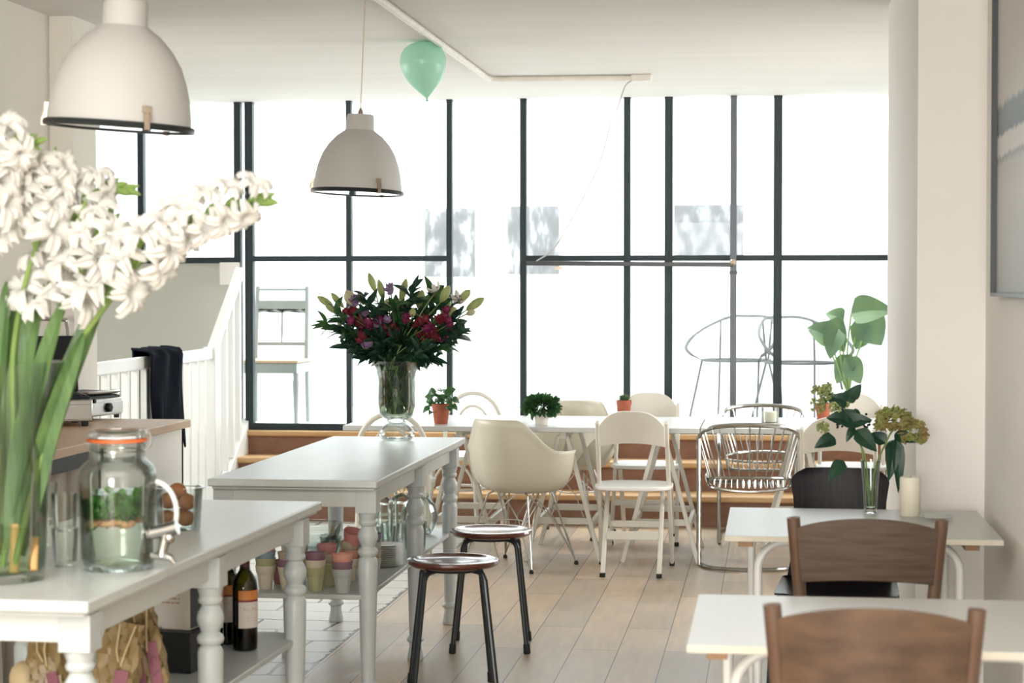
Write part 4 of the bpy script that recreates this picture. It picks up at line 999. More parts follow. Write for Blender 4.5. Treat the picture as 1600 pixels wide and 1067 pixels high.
def neck(): a = rnd(0, 2 * PI); r_ = rnd(0.0, 0.08); return B0 + Vector((r_ * math.cos(a), r_ * math.sin(a), 0.33))
def foot(): a = rnd(0, 2 * PI); r_ = rnd(0.0, 0.058); return B0 + Vector((r_ * math.cos(a), r_ * math.sin(a), 0.118))
def stem_to(m, tip, r=0.0028):
    n_ = neck(); f_ = foot(); mid = n_.lerp(tip, 0.55) + Vector((0, 0, 0.02))
    m.tube(smooth_path([f_, n_, mid, tip], 6), r, 6)
    return n_, mid
def bud_mesh(m, base, tip, w):
    a = Vector(base); d = Vector(tip) - a; T = d.to_track_quat('Z', 'Y').to_matrix().to_4x4(); L = d.length
    m.lathe([(0.003, 0), (w * 0.55, L * 0.10), (w * 0.85, L * 0.28), (w, L * 0.5), (w * 0.88, L * 0.72), (w * 0.5, L * 0.9), (w * 0.12, L)], a, 12, T=T, flute=3, amp=0.07)
buds = [((190, 290), (105, 250), 13, 0), ((150, 255), (58, 195), 14, 0), ((208, 258), (138, 175), 13, 0), ((265, 245), (225, 160), 22, 1), ((335, 240), (290, 178), 14, 0), ((392, 168), (353, 60), 14, 0),
        ((438, 212), (410, 98), 14, 0), ((482, 185), (487, 128), 9, 0), ((475, 285), (458, 208), 19, 1), ((525, 262), (520, 205), 17, 1), ((538, 225), (570, 93), 15, 0), ((640, 265), (662, 158), 18, 0),
        ((645, 348), (660, 275), 21, 1), ((518, 356), (524, 310), 17, 1), ((768, 228), (818, 133), 17, 0), ((772, 292), (818, 198), 19, 0), ((790, 318), (856, 260), 18, 0), ((885, 212), (937, 158), 15, 0),
        ((915, 275), (1018, 203), 17, 0), ((915, 298), (968, 280), 12, 1), ((605, 315), (608, 262), 13, 0), ((195, 370), (175, 345), 9, 1)]
descr = {0: 'lily stem with a slim closed green bud in the tall bouquet', 1: 'lily stem with a swelling cream bud in the tall bouquet'}
for i, (b, e, w, kind) in enumerate(buds):
    dy = rnd(-0.13, 0.10); e3 = bq(*e, dy); b3 = bq(*b, dy)
    b3 = b3 + (b3 - e3) * -0.0
    t = thing('lily_stem', descr[kind], 'flower', B0, 0, 'green lily buds of the bouquet' if kind == 0 else 'cream lily buds of the bouquet')
    m = MB(); m.M = Matrix.Translation(-B0); n_, mid = stem_to(m, b3); m.build('stem', 'stem_green', t)
    m = MB(); m.M = Matrix.Translation(-B0); bud_mesh(m, b3, e3, w * 0.00118); m.build('bud', 'bud_cream' if kind else 'bud_green', t)
    m = MB(); m.M = Matrix.Translation(-B0)
    for k in range(5):
        f = 0.25 + 0.14 * k; p = mid.lerp(b3, f - 0.2) if f > 0.2 else mid
        m.leaf(p, p + Vector((rnd(-.09, .09), rnd(-.07, .07), rnd(-0.02, .07))), 0.020, (rnd(-1, 1), rnd(-1, 1), .6), .15, 0)
    m.build('leaves', 'leaf_dark', t)
def petals(m, c, r, w, n=6, up=Vector((0, -1, 0.35)), curl=0.35, ruffle=0.0, open_=0.5):
    up = up.normalized(); s1 = up.orthogonal().normalized(); s2 = up.cross(s1)
    for k in range(n):
        a = 2 * PI * k / n + rnd(-.15, .15); d = (s1 * math.cos(a) + s2 * math.sin(a)) + up * open_
        m.leaf(c, c + d.normalized() * r * rnd(.88, 1.1), w, up, -curl, 1, n=6)
for (cx, cy, lab) in ((872, 215, 'open white lily with maroon centre at the right of the bouquet'), (742, 165, 'open white lily seen edge on at the upper right of the bouquet')):
    c = bq(cx, cy, -0.06)
    t = thing('open_lily', lab, 'flower', B0); m = MB(); m.M = Matrix.Translation(-B0); stem_to(m, c); m.build('stem', 'stem_green', t)
    m = MB(); m.M = Matrix.Translation(-B0); petals(m, c, 0.052, 0.028, up=Vector((0.2, -1, 0.5)) if cx > 800 else Vector((-.6, -.3, 1))); m.build('petals', 'petal_white', t)
    m = MB(); m.M = Matrix.Translation(-B0)
    for k in range(6): a = k * 1.05; e_ = c + Vector((0.02 * math.cos(a), -0.035, 0.02 * math.sin(a))); m.tube([c, e_], 0.0012, 5); m.ball(e_, 0.0045, 0.002, 0.002, 6)
    m.build('stamens', 'petal_maroon', t)
cl = [(285, 335, 'petal_pink'), (300, 365, 'petal_red'), (370, 355, 'petal_pink'), (408, 328, 'petal_pink'), (408, 388, 'petal_pink'), (500, 392, 'petal_red'), (690, 375, 'petal_pink'), (662, 425, 'petal_red'), (712, 400, 'petal_red'),
      (782, 345, 'petal_red'), (785, 430, 'petal_pink'), (800, 365, 'petal_pink'), (245, 288, 'petal_red'), (330, 445, 'petal_red'), (575, 318, 'petal_pink'), (655, 345, 'petal_red'), (345, 268, 'petal_mauve'), (462, 150, 'petal_mauve'), (355, 480, 'petal_mauve'),
      (438, 345, 'petal_mauve'), (290, 215, 'petal_mauve'), (785, 300, 'petal_pink'), (745, 430, 'petal_red'), (380, 300, 'petal_pink')]
nm = {'petal_pink': ('magenta_flower', 'magenta flower sprig tucked among the bouquet leaves', 'magenta flowers of the bouquet'), 'petal_red': ('red_flower', 'dark red flower sprig tucked among the bouquet leaves', 'red flowers of the bouquet'), 'petal_mauve': ('mauve_flower', 'pale mauve flower sprig in the bouquet', 'mauve flowers of the bouquet')}
for cx, cy, p in cl:
    c = bq(cx, cy, rnd(-0.15, -0.06)); n1, n2, n3 = nm[p]
    t = thing(n1, n2, 'flower', B0, 0, n3); m = MB(); m.M = Matrix.Translation(-B0); stem_to(m, c, 0.002); m.build('stem', 'stem_green', t)
    for k in range(3):
        m = MB(); m.M = Matrix.Translation(-B0)
        petals(m, c + Vector((rnd(-.022, .022), rnd(-.01, .01), rnd(-.02, .02))), rnd(.022, .036), 0.019, n=6, up=Vector((rnd(-.6, .6), -1, rnd(0, .9))), open_=0.6)
        m.build('blossom', p, t)
ends = [(110, 360), (185, 400), (235, 490), (300, 505), (160, 300), (240, 330), (330, 200), (300, 440), (400, 260), (420, 450), (470, 330), (520, 430), (560, 300), (600, 160), (620, 400), (650, 470), (690, 280), (740, 560), (760, 240), (700, 500), (800, 490), (870, 425), (880, 365), (840, 320), (730, 180), (350, 540), (450, 520), (580, 500), (500, 250), (300, 300), (680, 560), (380, 400), (250, 420), (820, 440)]
for i, e in enumerate(ends):
    dy = rnd(-0.17, 0.15); e3 = bq(e[0], e[1], dy)
    t = thing('leafy_sprig', 'dark green leafy sprig filling out the tall bouquet', 'foliage', B0, 0, 'leafy sprigs of the bouquet')
    m = MB(); m.M = Matrix.Translation(-B0); n_ = neck(); f_ = foot(); mid = n_.lerp(e3, 0.5) + Vector((0, 0, .015)); pth = smooth_path([f_, n_, mid, e3], 7); m.tube(pth, 0.0022, 6); m.build('stem', 'leaf_dark', t)
    m = MB(); m.M = Matrix.Translation(-B0)
    for k in range(32):
        p = pth[int(len(pth) * (0.36 + 0.62 * k / 32))]; dd = (e3 - n_).normalized()
        d = dd * rnd(.2, 1) + Vector((rnd(-1, 1), rnd(-1, 1), rnd(-.6, .6))); m.leaf(p, p + d.normalized() * rnd(0.06, 0.11), rnd(0.024, 0.040), (rnd(-.6, .6), rnd(-1, 0), rnd(.2, 1)), 0.15, 0)
    for k in range(6):
        p = n_ + Vector((0, 0, rnd(-0.2, 0))); p.z = max(p.z, B0.z + .13); m.leaf(p, Vector((B0.x + rnd(-.06, .06), B0.y + rnd(-.06, .06), B0.z + rnd(.12, .32))), .026, (0, -1, 0), .1, 0)
    m.build('leaves', 'leaf_dark' if i % 4 else 'leaf_mid', t)

# ------------------------------------------------------------------ crockery on the lower shelf of the middle table
SH = 0.4105
cup_protos = {}
def cup(color, x, y, z, label, tilt=0.0):
    if color in cup_protos:
        o = dup(cup_protos[color], (x, y, z), rnd(0, 1), label); o.rotation_euler = (tilt, 0, rnd(0, 1)); return o
    n = 10; m = MB(); H = 0.086
    pr = [(0.0, 0.0), (0.0225, 0.0), (0.024, 0.003), (0.0305, H * 0.62), (0.0335, H * 0.70), (0.0375, H - 0.002), (0.0370, H), (0.0350, H - 0.001), (0.0310, H * 0.66), (0.0275, H * 0.5), (0.021, 0.006), (0.0, 0.005)]
    rings = []; vs = []; fs = []; N = 40
    for r_, z_ in pr:
        for k in range(N):
            a = 2 * PI * k / N; q_ = r_
            if 0.003 <= z_ <= H * 0.62 and r_ > 0.0235: q_ = r_ / max(math.cos((a % (2 * PI / n)) - PI / n), 0.9) * 0.975
            vs.append((q_ * math.cos(a), q_ * math.sin(a), z_))
    for i in range(len(pr) - 1):
        for k in range(N): fs.append((i * N + k, i * N + (k + 1) % N, (i + 1) * N + (k + 1) % N, (i + 1) * N + k))
    m.add(vs, fs)
    o = m.build('stacking_cup', 'cup_' + color, smooth=16); o.location = (x, y, z); o.rotation_euler = (tilt, 0, 0); tag(o, label, 'cup', 'pastel stacking cups on the lower shelf')
    cup_protos[color] = o
    return o
random.seed(9)
def cupstack(px, py, seq, where, dz=0.0265, dx=0.0):
    c = W(px, py, z=0.41)
    for i, s_ in enumerate(seq):
        if isinstance(s_, tuple): s_, ti = s_
        else: ti = 0.0
        names = ['bottom', 'second', 'third', 'top'] if len(seq) == 4 else ['bottom', 'second', 'top']
        cup(s_, c.x + dx * i, c.y + (0.004 if ti else 0), SH + i * dz + (0.012 if ti else 0), '%s cup, %s of stack %s' % (s_, names[i], where), ti)
cupstack(415, 920, ['cream', 'olive', 'blue', 'pink'], 'beside the right wine bottle')
cupstack(434, 915, ['red', 'beige'] , 'half hidden behind the cream cup left of the near table leg') if False else None
c = W(436, 913, z=0.41); cup('red', c.x, c.y + .02, SH, 'dark red single cup behind the cream based stack')
cupstack(450, 922, ['cream', 'mauve', 'beige'], 'mostly hidden behind the front table far leg')
cupstack(493, 923, ['olive', 'cream', 'mauve'], 'standing nearest left of the middle table leg')
cupstack(511, 916, ['olive', 'beige', 'red'], 'behind the olive and dark mauve stack', 0.034)
cupstack(535, 926, ['grey', 'mauve', 'salmon'], 'with the salmon top cup, against the middle table leg')
cupstack(546, 908, ['cream', 'salmon', 'beige', ('pink', 0.35)], 'with a tilted pink top cup behind the salmon one', 0.032)
cupstack(581, 907, ['grey', 'beige', 'grey', 'violet'], 'just right of the middle table front leg', 0.03)
cupstack(466, 908, ['beige', 'grey', 'red'], 'deep under the table behind the olive cups', 0.03)
# plates
pc0 = W(605, 884, z=0.41); pl = None
for i in range(11):
    if pl is None:
        m = MB(); m.lathe([(0.0, 0.001), (0.034, 0.001), (0.036, 0.0), (0.038, 0.002), (0.063, 0.0068), (0.0635, 0.0074), (0.062, 0.0078), (0.037, 0.0038), (0.0, 0.0036)], n=40)
        pl = m.build('saucer', 'plate_white'); tag(pl, 'off-white saucer in the tall saucer stack on the lower shelf', 'saucer', 'saucers stacked on the lower shelf'); pl.location = (pc0.x, pc0.y, SH)
    else: dup(pl, (pc0.x + rnd(-.001, .001), pc0.y + rnd(-.001, .001), SH + i * 0.0078), None)
# glass ware
def bowl(px, py, r, h, z, label, y=None, m_='glass_thick', group=None):
    c = W(px, py, z=0.41); o = MB().lathe([(0.0, 0.003), (r * 0.35, 0.0), (r * 0.45, 0.004), (r * 0.75, h * 0.35), (r * 0.93, h * 0.7), (r, h), (r - 0.004, h), (r * 0.91, h * 0.7), (r * 0.73, h * 0.36), (r * 0.42, 0.010), (0, 0.008)], n=40).build('glass_bowl', m_)
    o.location = (c.x, c.y, z); return tag(o, label, 'bowl', group)
bowl(487, 890, 0.115, 0.125, SH, 'large clear glass bowl behind the cup stacks, bottom of the pair')
bowl(487, 890, 0.118, 0.125, SH + 0.055, 'large clear glass bowl stacked in another behind the cup stacks')
bowl(537, 886, 0.095, 0.125, SH, 'medium clear glass bowl behind the pink cups')
def tumbler(x, y, z, label, r=0.036, h=0.09, group=None, cat='glass', name='drinking_glass'):
    o = MB().lathe([(0.0, 0.003), (r * 0.80, 0.0), (r * 0.84, 0.004), (r, h), (r - 0.0025, h), (r * 0.78, 0.012), (0, 0.010)], n=28, flute=12, amp=0.012).build(name, 'glass_thick', smooth=60)
    o.location = (x, y, z); return tag(o, label, cat, group)
c = W(606, 862, z=0.41)
for i in range(3): tumbler(c.x + rnd(-.02, .0) + .0 * i, c.y + 0.02 + 0.09 * i, SH, ['clear ribbed tumbler directly behind the saucer stack', 'clear ribbed tumbler second behind the saucer stack', 'clear ribbed tumbler third behind the saucer stack'][i], 0.042, 0.10, 'ribbed tumblers on the lower shelf')
for i in range(2): tumbler(c.x + 0.10, c.y + 0.03 + 0.10 * i, SH, ['clear ribbed tumbler beside the middle right leg', 'clear ribbed tumbler behind the one beside the middle right leg'][i], 0.04, 0.11, 'ribbed tumblers on the lower shelf')
def lidjar(px, py, r, h, label, knob=0.014, dy=0.0):
    c = W(px, py, z=0.41); t = thing('lidded_jar', label, 'jar', (c.x, c.y + dy, SH))
    MB().lathe([(0, 0.003), (r * 0.9, 0.0), (r, 0.01), (r, h * 0.8), (r * 0.85, h * 0.9), (r * 0.86, h), (r * 0.82, h), (r * 0.81, h * 0.9), (r * 0.95, h * 0.79), (r * 0.95, 0.012), (0, 0.010)], n=32).build('jar', 'glass_thick', t)
    l = MB().lathe([(r * 0.9, h + 0.001), (r * 0.9, h + 0.008), (r * 0.7, h + 0.028), (r * 0.3, h + 0.040), (0.006, h + 0.044), (knob * 0.5, h + 0.048), (knob, h + 0.058), (knob * 0.9, h + 0.068), (0, h + 0.073)], n=28).build('lid', 'glass_thick', t)
lidjar(596, 842, 0.05, 0.15, 'clear glass jar with domed lid, nearest of the lidded jars', 0.014)
lidjar(603, 826, 0.048, 0.18, 'clear glass jar with ball knob lid, tallest at the back', 0.014, 0.05)
lidjar(628, 838, 0.062, 0.145, 'wide clear glass jar with flat lid by the middle right leg', 0.016)
c = W(655, 834, z=0.41)
tag(MB().lathe([(0, 0.003), (0.05, 0.0), (0.075, 0.03), (0.085, 0.08), (0.07, 0.13), (0.045, 0.16), (0.05, 0.175), (0.046, 0.175), (0.042, 0.16), (0.066, 0.13), (0.08, 0.08), (0.07, 0.03), (0, 0.012)], (c.x, c.y, SH), 32).build('glass_vessel', 'glass_thick'), 'round bellied clear vessel at the far end of the lower shelf', 'vase')

# ------------------------------------------------------------------ front table: beverage jar
j0 = W(184, 888, z=0.82)
t = thing('drink_dispenser', 'clip top glass jar of mint water with a chrome tap on the front table', 'jar', (j0.x, j0.y, 0.8205))
MB().lathe([(0.0, 0.012), (0.05, 0.006), (0.080, 0.0), (0.086, 0.004), (0.0885, 0.02), (0.090, 0.10), (0.093, 0.19), (0.0935, 0.225), (0.090, 0.243), (0.078, 0.255), (0.068, 0.262), (0.0655, 0.27), (0.067, 0.295), (0.070, 0.30), (0.069, 0.306),
            (0.064, 0.305), (0.062, 0.27), (0.066, 0.258), (0.077, 0.250), (0.086, 0.240), (0.0895, 0.225), (0.089, 0.19), (0.0862, 0.10), (0.0845, 0.022), (0.078, 0.012), (0.04, 0.018), (0.0, 0.022)], n=56).build('jar', 'glass_thick', t, smooth=60)
MB().lathe([(0.0, 0.023), (0.04, 0.019), (0.078, 0.0135), (0.084, 0.022), (0.0857, 0.10), (0.088, 0.185), (0.0, 0.185)], n=48).build('water', 'water', t)
MB().lathe([(0.0, 0.313), (0.060, 0.315), (0.070, 0.317), (0.0715, 0.324), (0.069, 0.331), (0.055, 0.334), (0.05, 0.328), (0.0, 0.326)], n=48).build('lid', 'glass_thick', t, smooth=60)
MB().lathe([(0.066, 0.3065), (0.0725, 0.3068), (0.0735, 0.311), (0.0725, 0.3145), (0.066, 0.3145)], n=48, cap0=False, cap1=False).build('rubber_seal', 'orange_rubber', t)
m = MB(); m.tube([Vector((0.0668 * math.cos(2 * PI * k / 32), 0.0668 * math.sin(2 * PI * k / 32), 0.285)) for k in range(32)], 0.0018, 6, closed=True)
m.tube(smooth_path([(0.067, 0.0, 0.285), (0.082, 0, 0.298), (0.084, 0, 0.318), (0.078, 0, 0.330), (0.06, 0, 0.336)], 5), 0.0018, 6)
m.build('wire_bail', 'chrome', t)
m = MB(); m.tube(arc((0.088, 0.01, 0.135), 0.056, 0.075, 85, -30, 16), 0.0065, 10); m.build('loop_handle', 'leg_white', t)
# tap pointing right
tp = MB(); tp.tube([(0.082, -0.02, 0.086), (0.155, -0.02, 0.104)], [0.015, 0.018], 14); tp.ball((0.135, -0.02, 0.078), 0.015, 0.015, 0.015)
tp.tube([(0.128, -0.02, 0.09), (0.118, -0.02, 0.05), (0.117, -0.02, 0.035)], [0.014, 0.0125, 0.014], 12)
tp.tube([(0.09, -0.02, 0.034), (0.115, -0.02, 0.036), (0.14, -0.02, 0.030), (0.148, -0.02, 0.018)], [0.008, 0.012, 0.009, 0.007], 10)
tp.lathe([(0.016, 0.0), (0.018, 0.003), (0.016, 0.006)], (0.086, -0.02, 0.087), 16, T=Matrix.Rotation(R(80), 4, 'Y')); tp.build('tap', 'chrome', t)
random.seed(4)
m = MB()
for k in range(260):
    a = rnd(0, 2 * PI); r_ = 0.080 * math.sqrt(rnd(0.3, 1)); z = rnd(0.120, 0.182)
    p = Vector((r_ * math.cos(a), r_ * math.sin(a), z)); d = Vector((rnd(-1, 1), rnd(-1, 1), rnd(-.5, .5))).normalized() * rnd(0.018, 0.032); e_ = p + d
    rr = math.hypot(e_.x, e_.y)
    if rr > 0.081: e_.x *= 0.081 / rr; e_.y *= 0.081 / rr
    m.leaf(p, e_, 0.026, (rnd(-1, 1), rnd(-1, 1), .4), .1, 1, n=4)
for k in range(5): a = rnd(0, 6); m.tube([(0.07 * math.cos(a), 0.07 * math.sin(a), 0.17), (0.04 * math.cos(a + 1), 0.04 * math.sin(a + 1), 0.10)], 0.002, 6)
for k in range(18):
    p = Vector((rnd(-.08, -.05), rnd(-.03, 0.0), rnd(.09, .15))); m.leaf(p, p + Vector((rnd(-.0, .03), rnd(-.02, .02), rnd(-.02, .02))), 0.02, (0, -1, .5), .1, 1, n=4)
mo = m.build('mint_leaves', 'mint'); mo.location = (j0.x, j0.y, 0.8205); tag(mo, 'bright green mint leaves floating in the glass jar', 'herb', kind='stuff')
for k, (x, y, z, sx) in enumerate([(-0.045, -0.045, 0.112, .02), (0.0, -0.06, 0.115, .026), (0.035, -0.05, 0.112, .02), (-0.01, 0.01, 0.11, .03), (0.04, 0.04, 0.115, .02)]):
    m = MB(); m.ball((0, 0, 0), sx, sx * .8, 0.010, 12, Matrix.Rotation(rnd(-.3, .3), 4, 'Y')); m.ball((sx * .8, 0.003, 0.002), sx * .5, sx * .5, 0.009, 10)
    o = m.build('ginger_slice', 'ginger'); o.location = (j0.x + x, j0.y + y, 0.8205 + z); tag(o, 'pinkish ginger piece floating below the mint', 'ginger', 'ginger pieces in the jar')

# tub of cookies
c = W(279, 826, z=0.82)
t = thing('clear_tub', 'clear round tub of brown cookies behind the mint water jar', 'tub', (c.x, c.y, 0.8205))
MB().lathe([(0, 0.003), (0.058, 0.0), (0.061, 0.004), (0.068, 0.112), (0.073, 0.114), (0.073, 0.118), (0.0655, 0.118), (0.0585, 0.006), (0, 0.005)], n=40).build('tub', 'glass_thick', t, smooth=50)
for k, (x, y, z) in enumerate([(-.028, -.02, .03), (.028, -.022, .03), (0, .03, .03), (.03, -.015, .075), (-.025, -.015, .078), (.002, .025, .078), (0.0, -.01, .105)]):
    m = MB(); m.ball((0, 0, 0), 0.026, 0.025, 0.023, 16); o = m.build('cookie_ball', 'cookie'); o.location = (c.x + x, c.y + y, 0.8225 + z); tag(o, 'round brown cookie in the clear tub', 'cookie', 'cookies in the clear tub')
# drinking glasses
for i, (px, py, dz, lab) in enumerate([(102, 884, 0, 'clear tumbler left of the jar, bottom of the front stack'), (102, 884, .085, 'clear tumbler left of the jar, top of the front stack'), (72, 862, 0, 'clear tumbler behind the tall vase edge, bottom of its stack'), (72, 862, .085, 'clear tumbler behind the tall vase edge, top of its stack')]):
    c = W(px, py, z=0.82); tumbler(c.x, c.y, 0.8205 + dz, lab, 0.033, 0.092)

# ------------------------------------------------------------------ gladioli in the tall vase
g = W(-3, 905, z=0.82); G0 = Vector((g.x, g.y, 0.8205))
t = thing('tall_glass_vase', 'tall flaring glass vase of gladioli at the left edge of the front table', 'vase', G0)
MB().lathe([(0.0, 0.006), (0.098, 0.0), (0.106, 0.004), (0.109, 0.02), (0.115, 0.16), (0.130, 0.36), (0.158, 0.505), (0.154, 0.505), (0.126, 0.36), (0.111, 0.16), (0.105, 0.025), (0.09, 0.018), (0.0, 0.020)], n=56).build('vase_glass', 'glass_vase', t, smooth=60)
MB().lathe([(0.0, 0.0205), (0.09, 0.0185), (0.1045, 0.026), (0.108, 0.125), (0.0, 0.125)], n=44).build('water', 'water_green', t)
def gw(px, py, dy=0.0): return W(px, py, Y=G0.y + dy)
def floret(m, c, r, d):
    """Ruffled trumpet of six broad petals opening along d."""
    d = d.normalized(); s1 = d.orthogonal().normalized(); s2 = d.cross(s1); ph = rnd(0, 2)
    vs = []; fs = []
    nu, nv = 6, 5
    for k in range(6):
        a0 = ph + 2 * PI * k / 6; big = 1.0 if k % 2 else 0.85; base = len(vs); tw = rnd(-.12, .12)
        for j in range(nv + 1):
            v = j / nv
            for i in range(nu + 1):
                u = (i / nu - 0.5) * 2
                wid = 0.62 * math.sin(PI * (0.12 + 0.80 * v)) ** 0.7
                a = a0 + u * wid
                rad = r * big * (0.09 + 1.12 * v ** 1.5) * (1 - 0.20 * u * u * v)
                h = r * (1.15 * v ** 0.7 - 0.95 * v ** 3.5) + r * 0.17 * v * v * math.sin(u * 7 + k * 2 + ph) + r * 0.08 * (k % 2)
                a += tw * v
                vs.append(c + (s1 * math.cos(a) + s2 * math.sin(a)) * rad + d * h)
        for j in range(nv):
            for i in range(nu):
                q_ = base + j * (nu + 1) + i; fs.append((q_, q_ + 1, q_ + nu + 2, q_ + nu + 1))
    m.add(vs, fs)
def gladiolus(label, path, f0, f1, nfl, tipn=5, rad=0.05, spread=0.035, dys=(0, 0), sidebuds=()):
    t = thing('gladiolus', label, 'flower', G0)
    pts = [G0 + Vector((rnd(-.04, .06), rnd(-.05, .05), 0.03))] + [gw(px, py, dys[0] + (dys[1] - dys[0]) * i / (len(path) - 1)) for i, (px, py) in enumerate(path)]
    P = smooth_path(pts, 8); n = len(P); mi = MB(); mi.M = Matrix.Translation(-G0)
    mi.tube(P, [0.0085 - 0.005 * i / n for i in range(n)], 8); mi.build('stem', 'leaf_light', t)
    gr = MB(); gr.M = Matrix.Translation(-G0)
    def new(): x_ = MB(); x_.M = Matrix.Translation(-G0); return x_
    for k in range(nfl):
        f = f0 + (f1 - f0) * k / max(1, nfl - 1); i = min(n - 2, int(f * (n - 1))); p = P[i]; tg = (P[i + 1] - P[i]).normalized()
        side = tg.cross(Vector((0, -1, 0))).normalized(); sgn = 1 if k % 2 else -1
        d = side * sgn * 0.75 + Vector((0, -0.6 + rnd(-.3, .3), 0)) + tg * 0.55
        sz = rad * (1.0 - 0.35 * k / nfl)
        gr.leaf(p, p + (tg * 1.6 + side * sgn * .5).normalized() * 0.05, 0.018, (0, -1, 0), 0.1, 0, n=4)
        fl = new(); floret(fl, p + d.normalized() * spread * rnd(.5, 1.1), sz * rnd(.9, 1.15), d); fl.build('floret', 'petal_white', t, smooth=70)
    for k in range(tipn):
        f = f1 + (1 - f1) * (k + 0.6) / tipn; i = min(n - 2, int(f * (n - 1))); p = P[i]; tg = (P[i + 1] - P[i]).normalized(); side = tg.cross(Vector((0, -1, 0))).normalized() * (1 if k % 2 else -1)
        e_ = p + (tg * 1.5 + side * .45).normalized() * (0.055 - 0.02 * k / tipn)
        a = p; d = e_ - a; T = d.to_track_quat('Z', 'Y').to_matrix().to_4x4(); g_ = new(); g_.lathe([(0.003, 0), (0.009, d.length * .35), (0.007, d.length * .7), (0.001, d.length)], a, 8, T=T); g_.build('bud', 'leaf_light', t)
    for b, e in sidebuds:
        a = gw(*b); d = gw(*e) - a; T = d.to_track_quat('Z', 'Y').to_matrix().to_4x4(); g_ = new(); g_.lathe([(0.004, 0), (0.010, d.length * .3), (0.008, d.length * .7), (0.001, d.length)], a, 8, T=T); g_.build('bud', 'leaf_light', t)
    gr.build('bracts', 'leaf_light', t)
    return t
random.seed(15)
gladiolus('white gladiolus arching far right across the window from the tall vase', [(70, 690), (105, 570), (165, 478), (235, 392), (290, 352), (350, 322), (415, 312)], 0.44, 0.93, 15, 4, 0.058, 0.036, (-.03, -.08), [((345, 325), (385, 352)), ((165, 460), (215, 385)), ((185, 430), (248, 342))])
gladiolus('white gladiolus with green tip leaning toward the large lamp', [(30, 700), (35, 560), (75, 450), (118, 350), (150, 298), (200, 296)], 0.46, 0.84, 9, 6, 0.058, 0.034, (.03, .06), [((118, 372), (135, 310))])
gladiolus('white gladiolus standing upright second from the left edge', [(20, 720), (20, 560), (40, 440), (62, 370), (75, 310), (88, 262)], 0.62, 0.98, 8, 2, 0.058, 0.034, (-.02, .0))
gladiolus('white gladiolus at the extreme left edge of the photo', [(-5, 720), (-25, 560), (-25, 420), (-15, 330), (0, 260), (20, 226), (52, 224)], 0.54, 0.88, 10, 3, 0.062, 0.036, (-.05, -.1))
gladiolus('white gladiolus low between the upright ones with drooping lower florets', [(30, 720), (50, 600), (92, 500), (125, 430), (150, 380), (168, 350)], 0.50, 0.98, 7, 2, 0.058, 0.034, (0, -.02))
blades = [((-30, 740), (-2, 520), .05), ((-10, 760), (12, 440), .05), ((20, 760), (38, 430), .055), ((0, 760), (66, 450), .06), ((30, 800), (78, 520), .05), ((10, 820), (100, 470), .055), ((40, 840), (175, 425), .06), ((55, 850), (130, 520), .05), ((20, 860), (70, 600), .055), ((50, 870), (98, 590), .05), ((-20, 850), (20, 560), .05), ((-60, 760), (-40, 470), .06), ((60, 830), (90, 690), .045), ((-10, 870), (40, 650), .05), ((50, 800), (78, 660), .04)]
random.seed(8)
for k, (b, e, w_) in enumerate(blades):
    dy = rnd(-.05, .06); b3 = gw(b[0] * .55 + 5, min(b[1], 868), dy * .6); e3 = gw(*e, dy + rnd(-.05, .05))
    t = thing('gladiolus_leaf', 'long green sword leaf rising from the tall glass vase', 'leaf', G0, 0, 'sword leaves in the tall vase')
    mid = b3.lerp(e3, .5) + Vector((-0.012, 0, .01))
    m = MB(); m.M = Matrix.Translation(-G0)
    P = smooth_path([b3, mid, e3], 8); vs = []; n = len(P); nr = Vector((rnd(-.5, .5), -1, 0)).normalized()
    for i, p in enumerate(P):
        u = i / (n - 1); tg = (P[min(i + 1, n - 1)] - P[max(i - 1, 0)]).normalized(); sd = tg.cross(nr).normalized(); h = w_ / 2 * min(1, .45 + 1.8 * u) * max(0.02, (1 - u ** 4)) ** .7
        vs += [p - sd * h + nr * .006, p + nr * -.002, p + sd * h + nr * .006]
    m.add(vs, [(i * 3 + a, i * 3 + a + 1, i * 3 + a + 4, i * 3 + a + 3) for i in range(n - 1) for a in (0, 1)])
    m.build('blade', 'leaf_blade', t)
for k, (x0, x1) in enumerate(((22, 24), (53, 50))):
    b3 = gw(x0, 895 - 4 * k, -0.05); e3 = gw(x1 + 3, 820 + 20 * k, -0.02); m = MB(); m.tube([b3, b3.lerp(e3, .5), e3], [0.011 - .003 * k, 0.013 - .003 * k, 0.016 - .004 * k], 10)
    o = m.build('stem_base', 'stem_base'); tag(o, ['tan cut stem end standing in the vase water, left one', 'pale cut stem end standing in the vase water, right one'][k], 'stem')

